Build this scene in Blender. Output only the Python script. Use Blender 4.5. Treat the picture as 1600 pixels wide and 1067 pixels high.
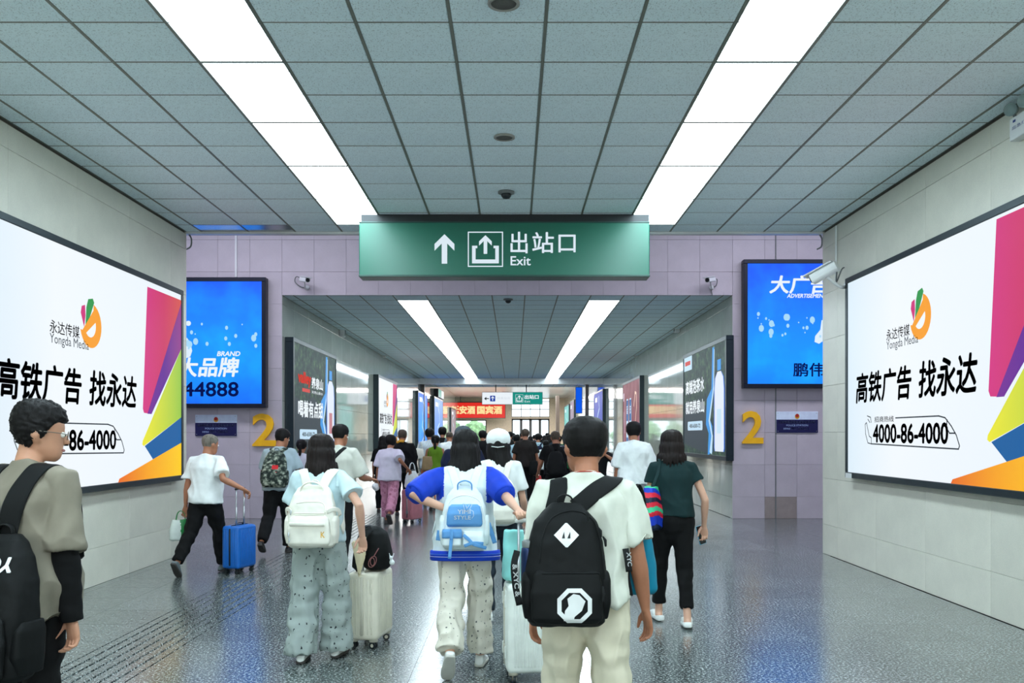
import bpy, bmesh, math, random
from mathutils import Vector, Matrix, noise
from mathutils.bvhtree import BVHTree
for _o in list(bpy.data.objects): bpy.data.objects.remove(_o)
SC = bpy.context.scene; COL = SC.collection
V = Vector; R = math.radians
FPX = 1389.0; EYE = 1.63; PX0 = 803.0; PY0 = 680.0
# ------------------------------------------------------------------ camera, world, exposure
cam_d = bpy.data.cameras.new('camera'); cam = bpy.data.objects.new('camera', cam_d); COL.objects.link(cam)
cam.location = (0, 0, EYE); cam.rotation_euler = (R(90), 0, 0)
cam_d.sensor_width = 36; cam_d.lens = FPX/1600*36; cam_d.shift_x = -3/1600; cam_d.shift_y = (PY0-533.5)/1600
cam_d.clip_start = .05; cam_d.clip_end = 500
SC.camera = cam
SC.view_settings.view_transform = 'Standard'; SC.view_settings.look = 'None'
SC.view_settings.gamma = 1; SC.view_settings.use_curve_mapping = False; SC.view_settings.exposure = 0.14
SC.cycles.use_denoising = True
SC.cycles.max_bounces = 8; SC.cycles.diffuse_bounces = 4; SC.cycles.glossy_bounces = 4; SC.cycles.transmission_bounces = 4
SC.cycles.sample_clamp_indirect = 6; SC.cycles.caustics_reflective = False; SC.cycles.caustics_refractive = False
wld = bpy.data.worlds.new('daylight'); SC.world = wld; wld.use_nodes = True
_bg = wld.node_tree.nodes['Background']; _bg.inputs[0].default_value = (.86, .95, 1, 1); _bg.inputs[1].default_value = 2.2
PANEL_POWER = 14.0
def area_light(name, loc, rot, size, sizey, power, col):
    l = bpy.data.lights.new(name, 'AREA'); l.shape = 'RECTANGLE'; l.size = size; l.size_y = sizey; l.energy = power; l.color = col
    o = bpy.data.objects.new(name, l); o.location = loc; o.rotation_euler = rot; COL.objects.link(o); return o
# ceiling lamps of the cross passage and of the far hall
for _x in (-11, -5, 5, 11):
    area_light('passage_lamp', (_x, 14.8, 6.1), (0, 0, 0), 4.5, .8, 150, (.86, .86, 1))
area_light('far_hall_lamp', (0, 62, 4.5), (0, 0, 0), 6, 14, 2600, (1, .95, .92))
area_light('rear_fill_light', (0, -7.6, 2.2), (R(90), 0, R(0)), 8.0, 3.6, 250, (.95, 1, 1))  # unseen fill added behind the camera to brighten the ceiling and walls
# ------------------------------------------------------------------ helpers
def lin(c):
    out = []
    for v in c[:3]:
        v = v/255.0
        out.append(v/12.92 if v <= .04045 else ((v+.055)/1.055)**2.4)
    return (*out, 1.0)
class N:
    """small node-tree writer"""
    def __init__(s, m): s.t = m.node_tree; s.b = s.t.nodes['Principled BSDF']
    def new(s, typ, **kw):
        n = s.t.nodes.new(typ)
        for k, v in kw.items():
            if k in n.inputs: n.inputs[k].default_value = v
            else: setattr(n, k, v)
        return n
    def link(s, a, ao, b, bi): s.t.links.new(a.outputs[ao], b.inputs[bi])
    def coords(s, kind='Object', scale=(1, 1, 1), rot=(0, 0, 0), loc=(0, 0, 0)):
        tc = s.t.nodes.new('ShaderNodeTexCoord'); mp = s.t.nodes.new('ShaderNodeMapping')
        mp.inputs['Scale'].default_value = scale; mp.inputs['Rotation'].default_value = rot; mp.inputs['Location'].default_value = loc
        s.t.links.new(tc.outputs[kind], mp.inputs[0]); return mp
    def noise(s, scale, detail=3, vec=None, rough=.55):
        n = s.t.nodes.new('ShaderNodeTexNoise'); n.inputs['Scale'].default_value = scale; n.inputs['Detail'].default_value = detail
        n.inputs['Roughness'].default_value = rough
        if vec is None: vec = s.coords()
        s.t.links.new(vec.outputs[0], n.inputs['Vector']); return n
    def ramp(s, src, out, stops, interp='LINEAR'):
        r = s.t.nodes.new('ShaderNodeValToRGB'); r.color_ramp.interpolation = interp
        e = r.color_ramp.elements
        while len(e) < len(stops): e.new(.5)
        for i, (p, c) in enumerate(stops): e[i].position = p; e[i].color = c
        s.t.links.new(src.outputs[out], r.inputs[0]); return r
    def bump(s, src, out, strength, dist=.01):
        b = s.t.nodes.new('ShaderNodeBump'); b.inputs['Strength'].default_value = strength; b.inputs['Distance'].default_value = dist
        s.t.links.new(src.outputs[out], b.inputs['Height']); s.t.links.new(b.outputs[0], s.b.inputs['Normal']); return b
MATS = {}
def mat(name, rgb, rough=.6, metal=0., var=.08, vscale=8., bump=.15, bscale=60., emit=0., spec=.5, coat=0., dist=.004, fn=None, sheen=0.):
    if name in MATS: return MATS[name]
    m = bpy.data.materials.new(name); m.use_nodes = True; n = N(m); b = n.b
    c = lin(rgb); m.diffuse_color = c
    b.inputs['Roughness'].default_value = rough; b.inputs['Metallic'].default_value = metal
    b.inputs['Specular IOR Level'].default_value = spec; b.inputs['Coat Weight'].default_value = coat
    if sheen: b.inputs['Sheen Weight'].default_value = sheen
    b.inputs['Base Color'].default_value = c
    if emit:
        b.inputs['Base Color'].default_value = (0.02, 0.02, 0.02, 1)
        b.inputs['Emission Color'].default_value = c; b.inputs['Emission Strength'].default_value = emit*(.88 if emit < 3 else 1); b.inputs['Specular IOR Level'].default_value = .12; b.inputs['Roughness'].default_value = .5
    elif var:
        nz = n.noise(vscale)
        d = tuple(max(0, x*(1-var)) for x in c[:3])+(1,); l = tuple(min(1, x*(1+var)) for x in c[:3])+(1,)
        r = n.ramp(nz, 0, [(.3, d), (.7, l)]); n.link(r, 0, b, 'Base Color')
    if bump and not emit:
        nz = n.noise(bscale, 4); n.bump(nz, 0, bump, dist)
    if fn: fn(n, c)
    MATS[name] = m; return m
def fabric(name, rgb, **k):
    k.setdefault('rough', .85); k.setdefault('spec', .25); k.setdefault('bump', .35); k.setdefault('bscale', 350); k.setdefault('dist', .001)
    return mat(name, rgb, **k)
ROOTM = {}
def thing(name, label, cat, loc=(0, 0, 0), rotz=0., group=None):
    o = bpy.data.objects.new(name, None); COL.objects.link(o); o.empty_display_size = .1
    o.location = loc; o.rotation_euler = (0, 0, rotz); o['label'] = label; o['category'] = cat
    if group: o['group'] = group
    ROOTM[o.name] = Matrix.Translation(V(loc)) @ Matrix.Rotation(rotz, 4, 'Z')
    return o
def to_mesh(g, name='m'):
    if isinstance(g, bpy.types.Mesh): return g
    me = bpy.data.meshes.new(name); bmesh.ops.recalc_face_normals(g, faces=g.faces[:]); g.to_mesh(me); g.free(); return me
def part(name, g, mats, parent=None, smooth=False, label=None, world=True, kind=None):
    me = to_mesh(g, name); me.name = name
    if not isinstance(mats, (list, tuple)): mats = [mats]
    if len(me.materials): me.materials.clear()
    for m in mats: me.materials.append(m)
    o = bpy.data.objects.new(name, me); COL.objects.link(o)
    if parent is not None:
        M = ROOTM.get(parent.name)
        if M is not None and world: me.transform(M.inverted())
        o.parent = parent
        if M is not None: ROOTM[o.name] = M
    if smooth: me.shade_smooth()
    if label: o['label'] = label
    if kind: o['kind'] = kind
    return o
def struct(name, g, mats, smooth=False):
    o = part(name, g, mats, None, smooth); o['kind'] = 'structure'; return o
def tag(o, label, cat, group=None):
    o['label'] = label; o['category'] = cat
    if group: o['group'] = group
    return o
def BM(): return bmesh.new()
def box(bm, lo, hi, bev=0., M=None, mi=0, seg=1):
    t = bmesh.new(); bmesh.ops.create_cube(t, size=1)
    lo = V(lo); hi = V(hi); s = hi-lo; c = (hi+lo)/2
    for v in t.verts: v.co = V((v.co.x*s.x, v.co.y*s.y, v.co.z*s.z))+c
    if bev: bmesh.ops.bevel(t, geom=t.edges[:], offset=min(bev, min(abs(x) for x in s)*.45), segments=seg, affect='EDGES', profile=.6)
    return merge(bm, t, M, mi)
def merge(bm, t, M=None, mi=0):
    if M is not None: t.transform(M)
    for f in t.faces: f.material_index = mi
    me = bpy.data.meshes.new('t'); t.to_mesh(me); t.free(); bm.from_mesh(me); bpy.data.meshes.remove(me); return bm
def merge_mesh(bm, me, mi=None):
    n0 = len(bm.faces); bm.from_mesh(me); bm.faces.ensure_lookup_table()
    if mi is not None:
        for f in bm.faces[n0:]: f.material_index = mi
    return bm
def cyl(bm, p0, p1, r0, r1=None, n=16, mi=0):
    r1 = r0 if r1 is None else r1
    return tube(bm, [V(p0), V(p1)], [(r0, r0), (r1, r1)], n=n, flat=(1, 1), mi=mi)
def frame_of(t, side):
    t = t.normalized(); a = side - t*side.dot(t)
    if a.length < 1e-4: a = t.orthogonal()
    a.normalize(); return a, t.cross(a).normalized()
def sring(c, a, b, ra, rb, n, e=2.0):
    out = []
    for i in range(n):
        th = 2*math.pi*i/n; x = math.cos(th); y = math.sin(th)
        if e != 2.0:
            x = math.copysign(abs(x)**(2/e), x); y = math.copysign(abs(y)**(2/e), y)
        out.append(c+a*(x*ra)+b*(y*rb))
    return out
def skin_rings(bm, rings, mi=0, closed=True):
    vs = [[bm.verts.new(p) for p in r] for r in rings]; n = len(vs[0])
    for i in range(len(vs)-1):
        for j in range(n):
            k = (j+1) % n
            f = bm.faces.new((vs[i][j], vs[i][k], vs[i+1][k], vs[i+1][j])); f.material_index = mi
    if closed:
        f = bm.faces.new(vs[0][::-1]); f.material_index = mi; f = bm.faces.new(vs[-1]); f.material_index = mi
    return bm
def tube(bm, pts, rad, side=None, n=14, flat=(0, 0), mi=0, e=2.0):
    pts = [V(p) for p in pts]
    rad = [(r, r) if not isinstance(r, (tuple, list)) else r for r in rad]
    side = V(side) if side is not None else (pts[1]-pts[0]).orthogonal()
    rings = []; m = len(pts)
    for i in range(m):
        t = (pts[min(i+1, m-1)]-pts[max(i-1, 0)])
        if t.length < 1e-6: t = V((0, 0, 1))
        a, b = frame_of(t, side); side = a
        ra, rb = rad[i]
        if i == 0 and not flat[0]:
            tn = t.normalized()
            for k, s in ((.92, .35), (.62, .78)): rings.append(sring(pts[0]-tn*(min(ra, rb)*k), a, b, ra*s, rb*s, n, e))
        rings.append(sring(pts[i], a, b, ra, rb, n, e))
        if i == m-1 and not flat[1]:
            tn = t.normalized()
            for k, s in ((.62, .78), (.92, .35)): rings.append(sring(pts[-1]+tn*(min(ra, rb)*k), a, b, ra*s, rb*s, n, e))
    return skin_rings(bm, rings, mi)
def catmull(pts, k=6):
    pts = [V(p) for p in pts]; P = [pts[0]*2-pts[1]]+pts+[pts[-1]*2-pts[-2]]; out = []
    for i in range(1, len(P)-2):
        for j in range(k):
            t = j/k; a, b, c, d = P[i-1:i+3]
            out.append(.5*((2*b)+(c-a)*t+(2*a-5*b+4*c-d)*t*t+(3*b-a-3*c+d)*t**3))
    out.append(pts[-1]); return out
def wire(bm, pts, r, n=8, k=6, mi=0):
    q = catmull(pts, k); return tube(bm, q, [r]*len(q), n=n, flat=(1, 1), mi=mi)
def lathe(bm, prof, M=None, n=24, mi=0):
    t = BM(); rings = [[V((r*math.cos(2*math.pi*i/n), r*math.sin(2*math.pi*i/n), z)) for i in range(n)] for r, z in prof]
    skin_rings(t, rings); return merge(bm, t, M, mi)
def voxel(bm, size, smooth=3, fac=.5):
    me = to_mesh(bm, 'vox'); o = bpy.data.objects.new('vox', me); COL.objects.link(o)
    r = o.modifiers.new('r', 'REMESH'); r.mode = 'VOXEL'; r.voxel_size = size
    if smooth: s = o.modifiers.new('s', 'SMOOTH'); s.iterations = smooth; s.factor = fac
    dg = bpy.context.evaluated_depsgraph_get()
    out = bpy.data.meshes.new_from_object(o.evaluated_get(dg))
    bpy.data.objects.remove(o); bpy.data.meshes.remove(me); out.materials.clear(); return out
def displace(me, fn):
    ns = [v.normal.copy() for v in me.vertices]
    for v, nn in zip(me.vertices, ns): v.co += nn*fn(v.co, nn)
    me.update(); return me
def bvh(me):
    return BVHTree.FromPolygons([v.co.copy() for v in me.vertices], [tuple(p.vertices) for p in me.polygons])
FONT_CACHE = {}
def text_mesh(s, bold=0., shear=0.):
    key = (s, bold, shear)
    if key not in FONT_CACHE:
        c = bpy.data.curves.new('t', 'FONT'); c.body = s; c.offset = bold; c.shear = shear; c.resolution_u = 3
        o = bpy.data.objects.new('t', c); me = bpy.data.meshes.new_from_object(o)
        FONT_CACHE[key] = ([v.co.copy() for v in me.vertices], [tuple(p.vertices) for p in me.polygons])
        bpy.data.objects.remove(o)
    return FONT_CACHE[key]
class Face:
    """flat printed face: u to the right, v up, normal towards the viewer"""
    def __init__(s, o, right, up=(0, 0, 1), normal=None):
        s.o = V(o); s.r = V(right).normalized(); s.u = V(up).normalized()
        s.n = V(normal).normalized() if normal else s.r.cross(s.u)
    def p(s, u, v, d=0.): return s.o+s.r*u+s.u*v+s.n*d
    def poly(s, bm, pts, d=.002, mi=0, thick=.001):
        a = [bm.verts.new(s.p(u, v, d)) for u, v in pts]; b = [bm.verts.new(s.p(u, v, d-thick)) for u, v in pts]
        n = len(a)
        fs = [bm.faces.new(a), bm.faces.new(b[::-1])]
        for i in range(n):
            j = (i+1) % n; fs.append(bm.faces.new((a[i], b[i], b[j], a[j])))
        for f in fs: f.material_index = mi
        return bm
    def rect(s, bm, u0, v0, u1, v1, d=.002, mi=0): return s.poly(bm, [(u0, v0), (u1, v0), (u1, v1), (u0, v1)], d, mi)
    def rrect(s, bm, u0, v0, u1, v1, r, d=.002, mi=0, k=5):
        pts = []
        for cx, cy, a0 in ((u1-r, v0+r, -90), (u1-r, v1-r, 0), (u0+r, v1-r, 90), (u0+r, v0+r, 180)):
            for i in range(k+1):
                a = R(a0+90*i/k); pts.append((cx+r*math.cos(a), cy+r*math.sin(a)))
        return s.poly(bm, pts, d, mi)
    def disc(s, bm, u, v, ru, rv=None, d=.002, mi=0, n=20, a0=0, a1=360):
        rv = ru if rv is None else rv
        pts = [(u+ru*math.cos(R(a0+(a1-a0)*i/n)), v+rv*math.sin(R(a0+(a1-a0)*i/n))) for i in range(n if a1-a0 >= 360 else n+1)]
        return s.poly(bm, pts, d, mi)
    def line(s, bm, pts, w, d=.002, mi=0, close=False):
        if close: pts = pts+[pts[0]]
        for (a, b), (c, e) in zip(pts, pts[1:]):
            dx, dy = c-a, e-b; L = math.hypot(dx, dy) or 1; nx, ny = -dy/L*w/2, dx/L*w/2; ex, ey = dx/L*w*.3, dy/L*w*.3
            s.poly(bm, [(a-ex+nx, b-ey+ny), (a-ex-nx, b-ey-ny), (c+ex-nx, e+ey-ny), (c+ex+nx, e+ey+ny)], d, mi)
        return bm
    def text(s, bm, txt, u, v, w, h, d=.003, mi=0, bold=0., shear=0., slope=0.):
        vs, fs = text_mesh(txt, 0., shear)
        x0 = min(q.x for q in vs); x1 = max(q.x for q in vs); y0 = min(q.y for q in vs); y1 = max(q.y for q in vs)
        sx = w/(x1-x0); sy = (h/(y1-y0)) if h else sx
        sh = [(0, 0)] if bold < .006 else [(bold*math.cos(k*math.pi/3), bold*math.sin(k*math.pi/3)) for k in range(6)]+[(0, 0)]
        for du, dv in sh:
            nv = [bm.verts.new(s.p(u+(q.x-x0+du)*sx, v+(q.y-y0+dv)*sy+slope*(q.x-x0)*sx, d)) for q in vs]
            for f in fs:
                try: ff = bm.faces.new([nv[i] for i in f]); ff.material_index = mi
                except ValueError: pass
        return bm
def W(px, py, D): return V(((px-PX0)*D/FPX, D, EYE+(PY0-py)*D/FPX))
def grad_emit(name, stops, axis, lo, hi, strength=1., world=True):
    """backlit print whose ink runs from one colour to another along a direction of the panel"""
    def fn(n, c):
        tc = n.t.nodes.new('ShaderNodeNewGeometry'); d = n.new('ShaderNodeVectorMath', operation='DOT_PRODUCT')
        d.inputs[1].default_value = axis; n.t.links.new(tc.outputs['Position'], d.inputs[0])
        m = n.new('ShaderNodeMapRange'); m.inputs[1].default_value = lo; m.inputs[2].default_value = hi
        n.t.links.new(d.outputs['Value'], m.inputs[0]); r = n.ramp(m, 0, [(p, lin(cc)) for p, cc in stops]); n.link(r, 0, n.b, 'Emission Color')
    return mat(name, stops[0][1], rough=.35, emit=strength, fn=fn)
# ------------------------------------------------------------------ setting
XL, XR = -4.54, 4.28; YC, YM = 12.3, 17.4; HC, HT = 4.45, 4.37; T = .648
def speck(n, c):
    mp = n.coords('Object'); a = n.noise(55, 4, mp, .85); b = n.noise(3.0, 3, mp)
    oi = n.t.nodes.new('ShaderNodeObjectInfo')
    r = n.ramp(a, 0, [(.39, lin((10, 14, 15))), (.475, lin((54, 63, 64))), (.53, lin((88, 99, 98))), (.62, lin((214, 222, 220)))])
    mx = n.new('ShaderNodeMix', data_type='RGBA', blend_type='MULTIPLY'); mx.inputs[0].default_value = .55
    rr = n.ramp(b, 0, [(.3, (.7, .74, .74, 1)), (.7, (1, 1, 1, 1))])
    n.link(r, 0, mx, 6); n.link(rr, 0, mx, 7)
    hv = n.new('ShaderNodeHueSaturation'); mr = n.new('ShaderNodeMapRange'); mr.inputs[3].default_value = .82; mr.inputs[4].default_value = 1.12
    n.link(oi, 'Random', mr, 0); n.link(mr, 0, hv, 'Value'); n.t.links.new(mx.outputs[2], hv.inputs['Color']); n.link(hv, 0, n.b, 'Base Color')
    q = n.noise(14, 3, mp); rg = n.ramp(q, 0, [(.3, (.17, .17, .17, 1)), (.75, (.27, .27, .27, 1))]); n.link(rg, 0, n.b, 'Roughness')
M_floor = mat('granite', (95, 105, 105), rough=.2, var=0, bump=0, fn=speck, spec=.9, coat=.25)
M_floor.node_tree.nodes['Principled BSDF'].inputs['Coat Roughness'].default_value = .16
M_joint = mat('joint_grout', (34, 38, 38), rough=.8)
def stone(n, c):
    mp = n.coords('Object', (1, 1, 1)); a = n.noise(2.2, 5, mp, .6); f = n.noise(220, 2, mp)
    r = n.ramp(a, 0, [(.3, tuple(x*.93 for x in c[:3])+(1,)), (.65, tuple(min(1, x*1.04) for x in c[:3])+(1,))])
    rf = n.ramp(f, 0, [(.35, (.86, .88, .88, 1)), (.6, (1, 1, 1, 1))])
    mx = n.new('ShaderNodeMix', data_type='RGBA', blend_type='MULTIPLY'); mx.inputs[0].default_value = .8
    n.link(r, 0, mx, 6); n.link(rf, 0, mx, 7)
    oi = n.t.nodes.new('ShaderNodeObjectInfo'); hv = n.new('ShaderNodeHueSaturation'); mr = n.new('ShaderNodeMapRange')
    mr.inputs[3].default_value = .95; mr.inputs[4].default_value = 1.03
    n.link(oi, 'Random', mr, 0); n.link(mr, 0, hv, 'Value'); n.t.links.new(mx.outputs[2], hv.inputs['Color']); n.link(hv, 0, n.b, 'Base Color')
M_wall = mat('cream_stone', (222, 220, 206), rough=.3, var=0, bump=.05, bscale=3, fn=stone)
M_wall2 = mat('polished_cream_stone', (202, 206, 196), rough=.07, var=0, bump=.03, bscale=1.2, fn=stone, coat=.6)
M_mauve = mat('mauve_stone', (196, 188, 196), rough=.35, var=0, bump=.05, bscale=3, fn=stone)
M_brownst = mat('brown_stone', (150, 140, 136), rough=.35)
M_wjoint = mat('dark_wall_joint', (98, 92, 84), rough=.9)
def mineral(n, c):
    mp = n.coords('Object'); a = n.noise(95, 3, mp, .7); b = n.noise(1.2, 2, mp)
    r = n.ramp(a, 0, [(.37, tuple(x*.6 for x in c[:3])+(1,)), (.44, c)])
    rb = n.ramp(b, 0, [(.3, (.9, .93, .95, 1)), (.7, (1, 1, 1, 1))])
    mx = n.new('ShaderNodeMix', data_type='RGBA', blend_type='MULTIPLY'); mx.inputs[0].default_value = .7
    n.link(r, 0, mx, 6); n.link(rb, 0, mx, 7); n.t.links.new(mx.outputs[2], n.b.inputs['Base Color']); n.bump(a, 0, .25, .003)
M_ctile = mat('mineral_fibre', (232, 248, 254), rough=.9, var=0, bump=0, fn=mineral, spec=.2)
M_gloss = mat('smooth_metal_panel', (150, 160, 168), rough=.18, metal=.8, var=0, bump=0)
M_tbar = mat('ceiling_grid_metal', (112, 116, 108), rough=.5)
M_dark = mat('void_dark', (30, 32, 34), rough=.9)
M_panel = mat('light_panel', (226, 246, 255), emit=PANEL_POWER)
M_panelT = mat('tunnel_light_panel', (232, 248, 255), emit=PANEL_POWER*.8)
M_white = mat('white_plastic', (222, 226, 226), rough=.4, var=.02)
M_black = mat('black_metal', (24, 32, 35), rough=.4, metal=.2)
M_slate = mat('slate_metal_frame', (44, 60, 66), rough=.35, metal=.4)
M_steel = mat('brushed_steel', (170, 175, 178), rough=.3, metal=.9)
M_grey = mat('grey_plastic', (110, 116, 116), rough=.5)
# floor: slab plus tiles
g = BM(); box(g, (-16, -8, -.3), (16, 90, -.022)); floor = struct('floor', g, M_joint); ROOTM[floor.name] = Matrix.Identity(4)
FT = .62; FX0 = -.70; FY0 = 6.42
def beveled_tile(w, d, h=.02, bev=.002):
    g = BM(); box(g, (-w/2+.0012, -d/2+.0012, -h), (w/2-.0012, d/2-.0012, 0), bev*0); return to_mesh(g, 'floor_tile')
ft = beveled_tile(FT, FT); ft.materials.append(M_floor)
g = BM(); box(g, (-FT/2+.0012, -FT/2+.0012, -.02), (FT/2-.0012, FT/2-.0012, -.010))
for k in range(7):
    x = -FT/2+.045+k*(FT-.09)/6
    box(g, (x-.033, -FT/2+.003, -.010), (x+.033, FT/2-.003, .0))
tt = to_mesh(g, 'tactile_tile'); tt.materials.append(M_floor)
def inst(name, me, loc, parent, rot=None):
    o = bpy.data.objects.new(name, me); o.location = loc; o.parent = parent
    if rot: o.rotation_euler = rot
    COL.objects.link(o); return o
rows = []
cnt = 0; restg = BM()
for j in range(-20, 112):
    y = FY0+(j+.5)*FT
    for i in range(-30, 30):
        x = FX0+(i+.5)*FT
        hall = XL-.25 < x < XR+.25
        if not hall and not (YC < y < YM): continue
        if y > 89: continue
        tact = i == -4
        if (tact or (5.0 < y < 19.4 and abs(x) < y*.62)) and hall and cnt < 300 and y > 4.6 and y < 21:
            inst('tactile_tile' if tact else 'floor_tile', tt if tact else ft, (x, y, 0), floor); cnt += 1
        else:
            box(restg, (x-FT/2+.0012, y-FT/2+.0012, -.02), (x+FT/2-.0012, y+FT/2-.0012, 0))
part('floor_tiling', restg, M_floor, floor, kind='stuff')
# near ceiling
g = BM(); box(g, (XL-.3, -8, HC+.06), (XR+.3, YC+.02, HC+.3)); ceil = struct('ceiling', g, M_dark); ROOTM[ceil.name] = Matrix.Identity(4)
cxs = [XL] + [x for x in (-1.728+T*k for k in range(-8, 12)) if XL+.02 < x < XR-.02] + [XR]
cys = [11.9-T*k for k in range(30, -1, -1)] + [YC]
ct_cache = {}
def ceil_tile(w, d):
    k = (round(w, 3), round(d, 3))
    if k not in ct_cache:
        g = BM(); box(g, (-w/2+.011, -d/2+.009, -.004), (w/2-.011, d/2-.009, .014), .004); me = to_mesh(g, 'ceiling_tile'); me.materials.append(M_ctile); ct_cache[k] = me
    return ct_cache[k]
rest = BM(); grid = BM()
def is_light(x0, x1): return (abs(x0+2.376) < .01) or (abs(x0-1.512) < .01)
for j in range(len(cys)-1):
    for i in range(len(cxs)-1):
        x0, x1, y0, y1 = cxs[i], cxs[i+1], cys[j], cys[j+1]
        if is_light(x0, x1) and y1 < 11.95: continue
        if y1 > 5.2:
            _ot = inst('ceiling_tile', ceil_tile(x1-x0, y1-y0), ((x0+x1)/2, (y0+y1)/2, HC+random.Random(i*77+j).uniform(-.001, .002)), ceil)
            if j == len(cys)-2 and i in (1, 2):
                _ot.data = _ot.data.copy(); _ot.data.materials[0] = M_gloss
        else:
            box(rest, (x0+.011, y0+.009, HC), (x1-.011, y1-.009, HC+.014))
part('ceiling_tiling', rest, M_ctile, ceil, kind='stuff')
for x in cxs: box(grid, (x-.011, -8, HC-.006), (x+.011, YC, HC+.03))
for y in cys:
    box(grid, (XL, y-.007, HC-.003), (XR, y+.007, HC+.025))
part('ceiling_grid', grid, M_tbar, ceil)
g = BM(); box(g, (XL-.3, YC, HC-.03), (XR+.3, YC+.06, HC+.3)); part('edge_trim', g, M_white, ceil)
g = BM(); box(g, (XL-.3, YC+.06, HC-.01), (XR+.3, YC+.2, 6.3)); struct('trim_passage_header', g, M_mauve)
# light panels, 1.296 long
ords = ['farthest', 'second farthest', 'third farthest', 'fourth farthest', 'nearest visible']
for sname, x0 in (('left', -2.376), ('right', 1.512)):
    k = 0; y1 = 11.9
    while y1 > -6:
        y0 = y1-2*T
        if y1 > 5.2 or True:
            lab = f'{ords[k]} lit ceiling panel of the {sname} light strip in the near hall' if k < 5 else f'lit {sname} ceiling strip overhead behind the photographer'
            if k >= 5: y0 = max(-6.2, 11.9-2*T*5-12)
            t = thing('ceiling_light', lab, 'ceiling light', (x0+T/2, (y0+y1)/2, HC), 0)
            g = BM(); box(g, (x0+.016, y0+.018, HC-.001), (x0+T-.016, y1-.018, HC+.012), .003); part('diffuser', g, M_panel, t)
            g = BM()
            box(g, (x0, y0, HC-.008), (x0+.016, y1, HC+.02)); box(g, (x0+T-.016, y0, HC-.008), (x0+T, y1, HC+.02))
            box(g, (x0, y0, HC-.004), (x0+T, y0+.018, HC+.02)); box(g, (x0, y1-.018, HC-.004), (x0+T, y1, HC+.02))
            part('frame', g, M_tbar, t)
        y1 = y0; k += 1
        if k > 5: break
# wall cladding
def cuts(lo, hi, ph, st):
    k0 = math.ceil((lo-ph)/st); out = [lo]
    while ph+k0*st < hi-.02:
        if ph+k0*st > lo+.02: out.append(ph+k0*st)
        k0 += 1
    out.append(hi); return out
tile_cache = {}
def clad(parent, face, ucs, vcs, m, th=.02, joined=None, alt=None, gap=.0015):
    """tiles as separate objects on a wall; joined: bmesh that takes them instead"""
    rot = Matrix((face.r, face.u, face.n)).transposed().to_4x4(); eul = rot.to_euler()
    for a, b in zip(ucs, ucs[1:]):
        for c, d in zip(vcs, vcs[1:]):
            if joined is not None and joined[0](a, b, c, d):
                box(joined[1], (a+gap, c+gap, 0), (b-gap, d-gap, th), .0, Matrix.Translation(face.o) @ rot); continue
            mm = alt(a, c) if alt else m
            k = (round(b-a, 3), round(d-c, 3), mm.name)
            if k not in tile_cache:
                w, h = b-a, d-c; g = BM(); box(g, (-w/2+gap, -h/2+gap, 0), (w/2-gap, h/2-gap, th), .002); me = to_mesh(g, 'wall_tile'); me.materials.append(mm); tile_cache[k] = me
            inst('wall_tile', tile_cache[k], face.p((a+b)/2, (c+d)/2), parent, eul)
vc_n = cuts(0, HC-.03, .408, .632)
for nm, X, s in (('wall_left', XL, -1), ('wall_right', XR, 1)):
    g = BM(); box(g, (min(X+s*.02, X+s*.3), -8, 0), (max(X+s*.02, X+s*.3), YC, HC+.05)); w = struct(nm, g, M_wjoint); ROOTM[w.name] = Matrix.Identity(4)
    j = BM(); fc = Face((X+s*.02, 0, 0), (0, -s, 0), normal=(-s, 0, 0)) if s > 0 else Face((X+s*.02, 0, 0), (0, 1, 0), normal=(1, 0, 0))
    uc = sorted(-s*y for y in cuts(-7.9, YC, 11.77-1.264*20, 1.264))
    clad(w, fc, uc, vc_n, M_wall, joined=(lambda a, b, c, d, s=s: max(-s*a, -s*b) < 5.3, j))
    part('wall_tiling', j, M_wall, w, kind='stuff')
    g = BM(); xa = X+s*.3; box(g, (min(X+s*.0, xa), YC, 0), (max(X+s*.0, xa), YC+.02, HC)); part('end_panel', g, M_wall, w)
g = BM(); box(g, (XL-.3, -8.2, 0), (XR+.3, -8, HC+.3)); struct('wall_back', g, M_wall)  # unseen wall added behind the camera, closes the hall for light control
# cross passage walls / mauve wall
g = BM()
box(g, (-16, YM+.02, 0), (XL-.06, YM+.3, 6.3)); box(g, (XR+.06, YM+.02, 0), (16, YM+.3, 6.3)); box(g, (XL-.06, YM+.02, HT+.01), (XR+.06, YM+.3, 6.3))
wm = struct('wall_mauve', g, M_wjoint); ROOTM[wm.name] = Matrix.Identity(4)
fm = Face((0, YM+.02, 0), (1, 0, 0), normal=(0, -1, 0)); q = .629
uL = [x for x in cuts(-16, XL, XL-q*30, q)]; uR = cuts(XR, 16, XR, q); uM = cuts(XL, XR, XL, q); vL = cuts(0, 6.3, .425, q)
vT = [HT+.0]+[v for v in vL if v > HT+.1]
jm = BM(); far = lambda a, b, c, d: abs((a+b)/2) > 6.9 or c > 5.45
altm = lambda a, c: M_brownst if (abs(a-(XR+q)) < .05 and c < .1) else M_mauve
clad(wm, fm, uL, vL, M_mauve, joined=(far, jm)); clad(wm, fm, uR, vL, M_mauve, joined=(far, jm), alt=altm); clad(wm, fm, uM, vT, M_mauve, joined=(far, jm))
part('wall_tiling', jm, M_mauve, wm, kind='stuff')
g = BM(); box(g, (-16, YC-.0, 0), (XL-.3, YC+.2, 6.3)); box(g, (XR+.3, YC, 0), (16, YC+.2, 6.3)); struct('wall_passage_near', g, M_mauve)
g = BM(); box(g, (-16.2, YC, 0), (-16, YM+.3, 6.3)); struct('wall_passage_left', g, M_mauve)
g = BM(); box(g, (16, YC, 0), (16.2, YM+.3, 6.3)); struct('wall_passage_right', g, M_mauve)
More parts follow.
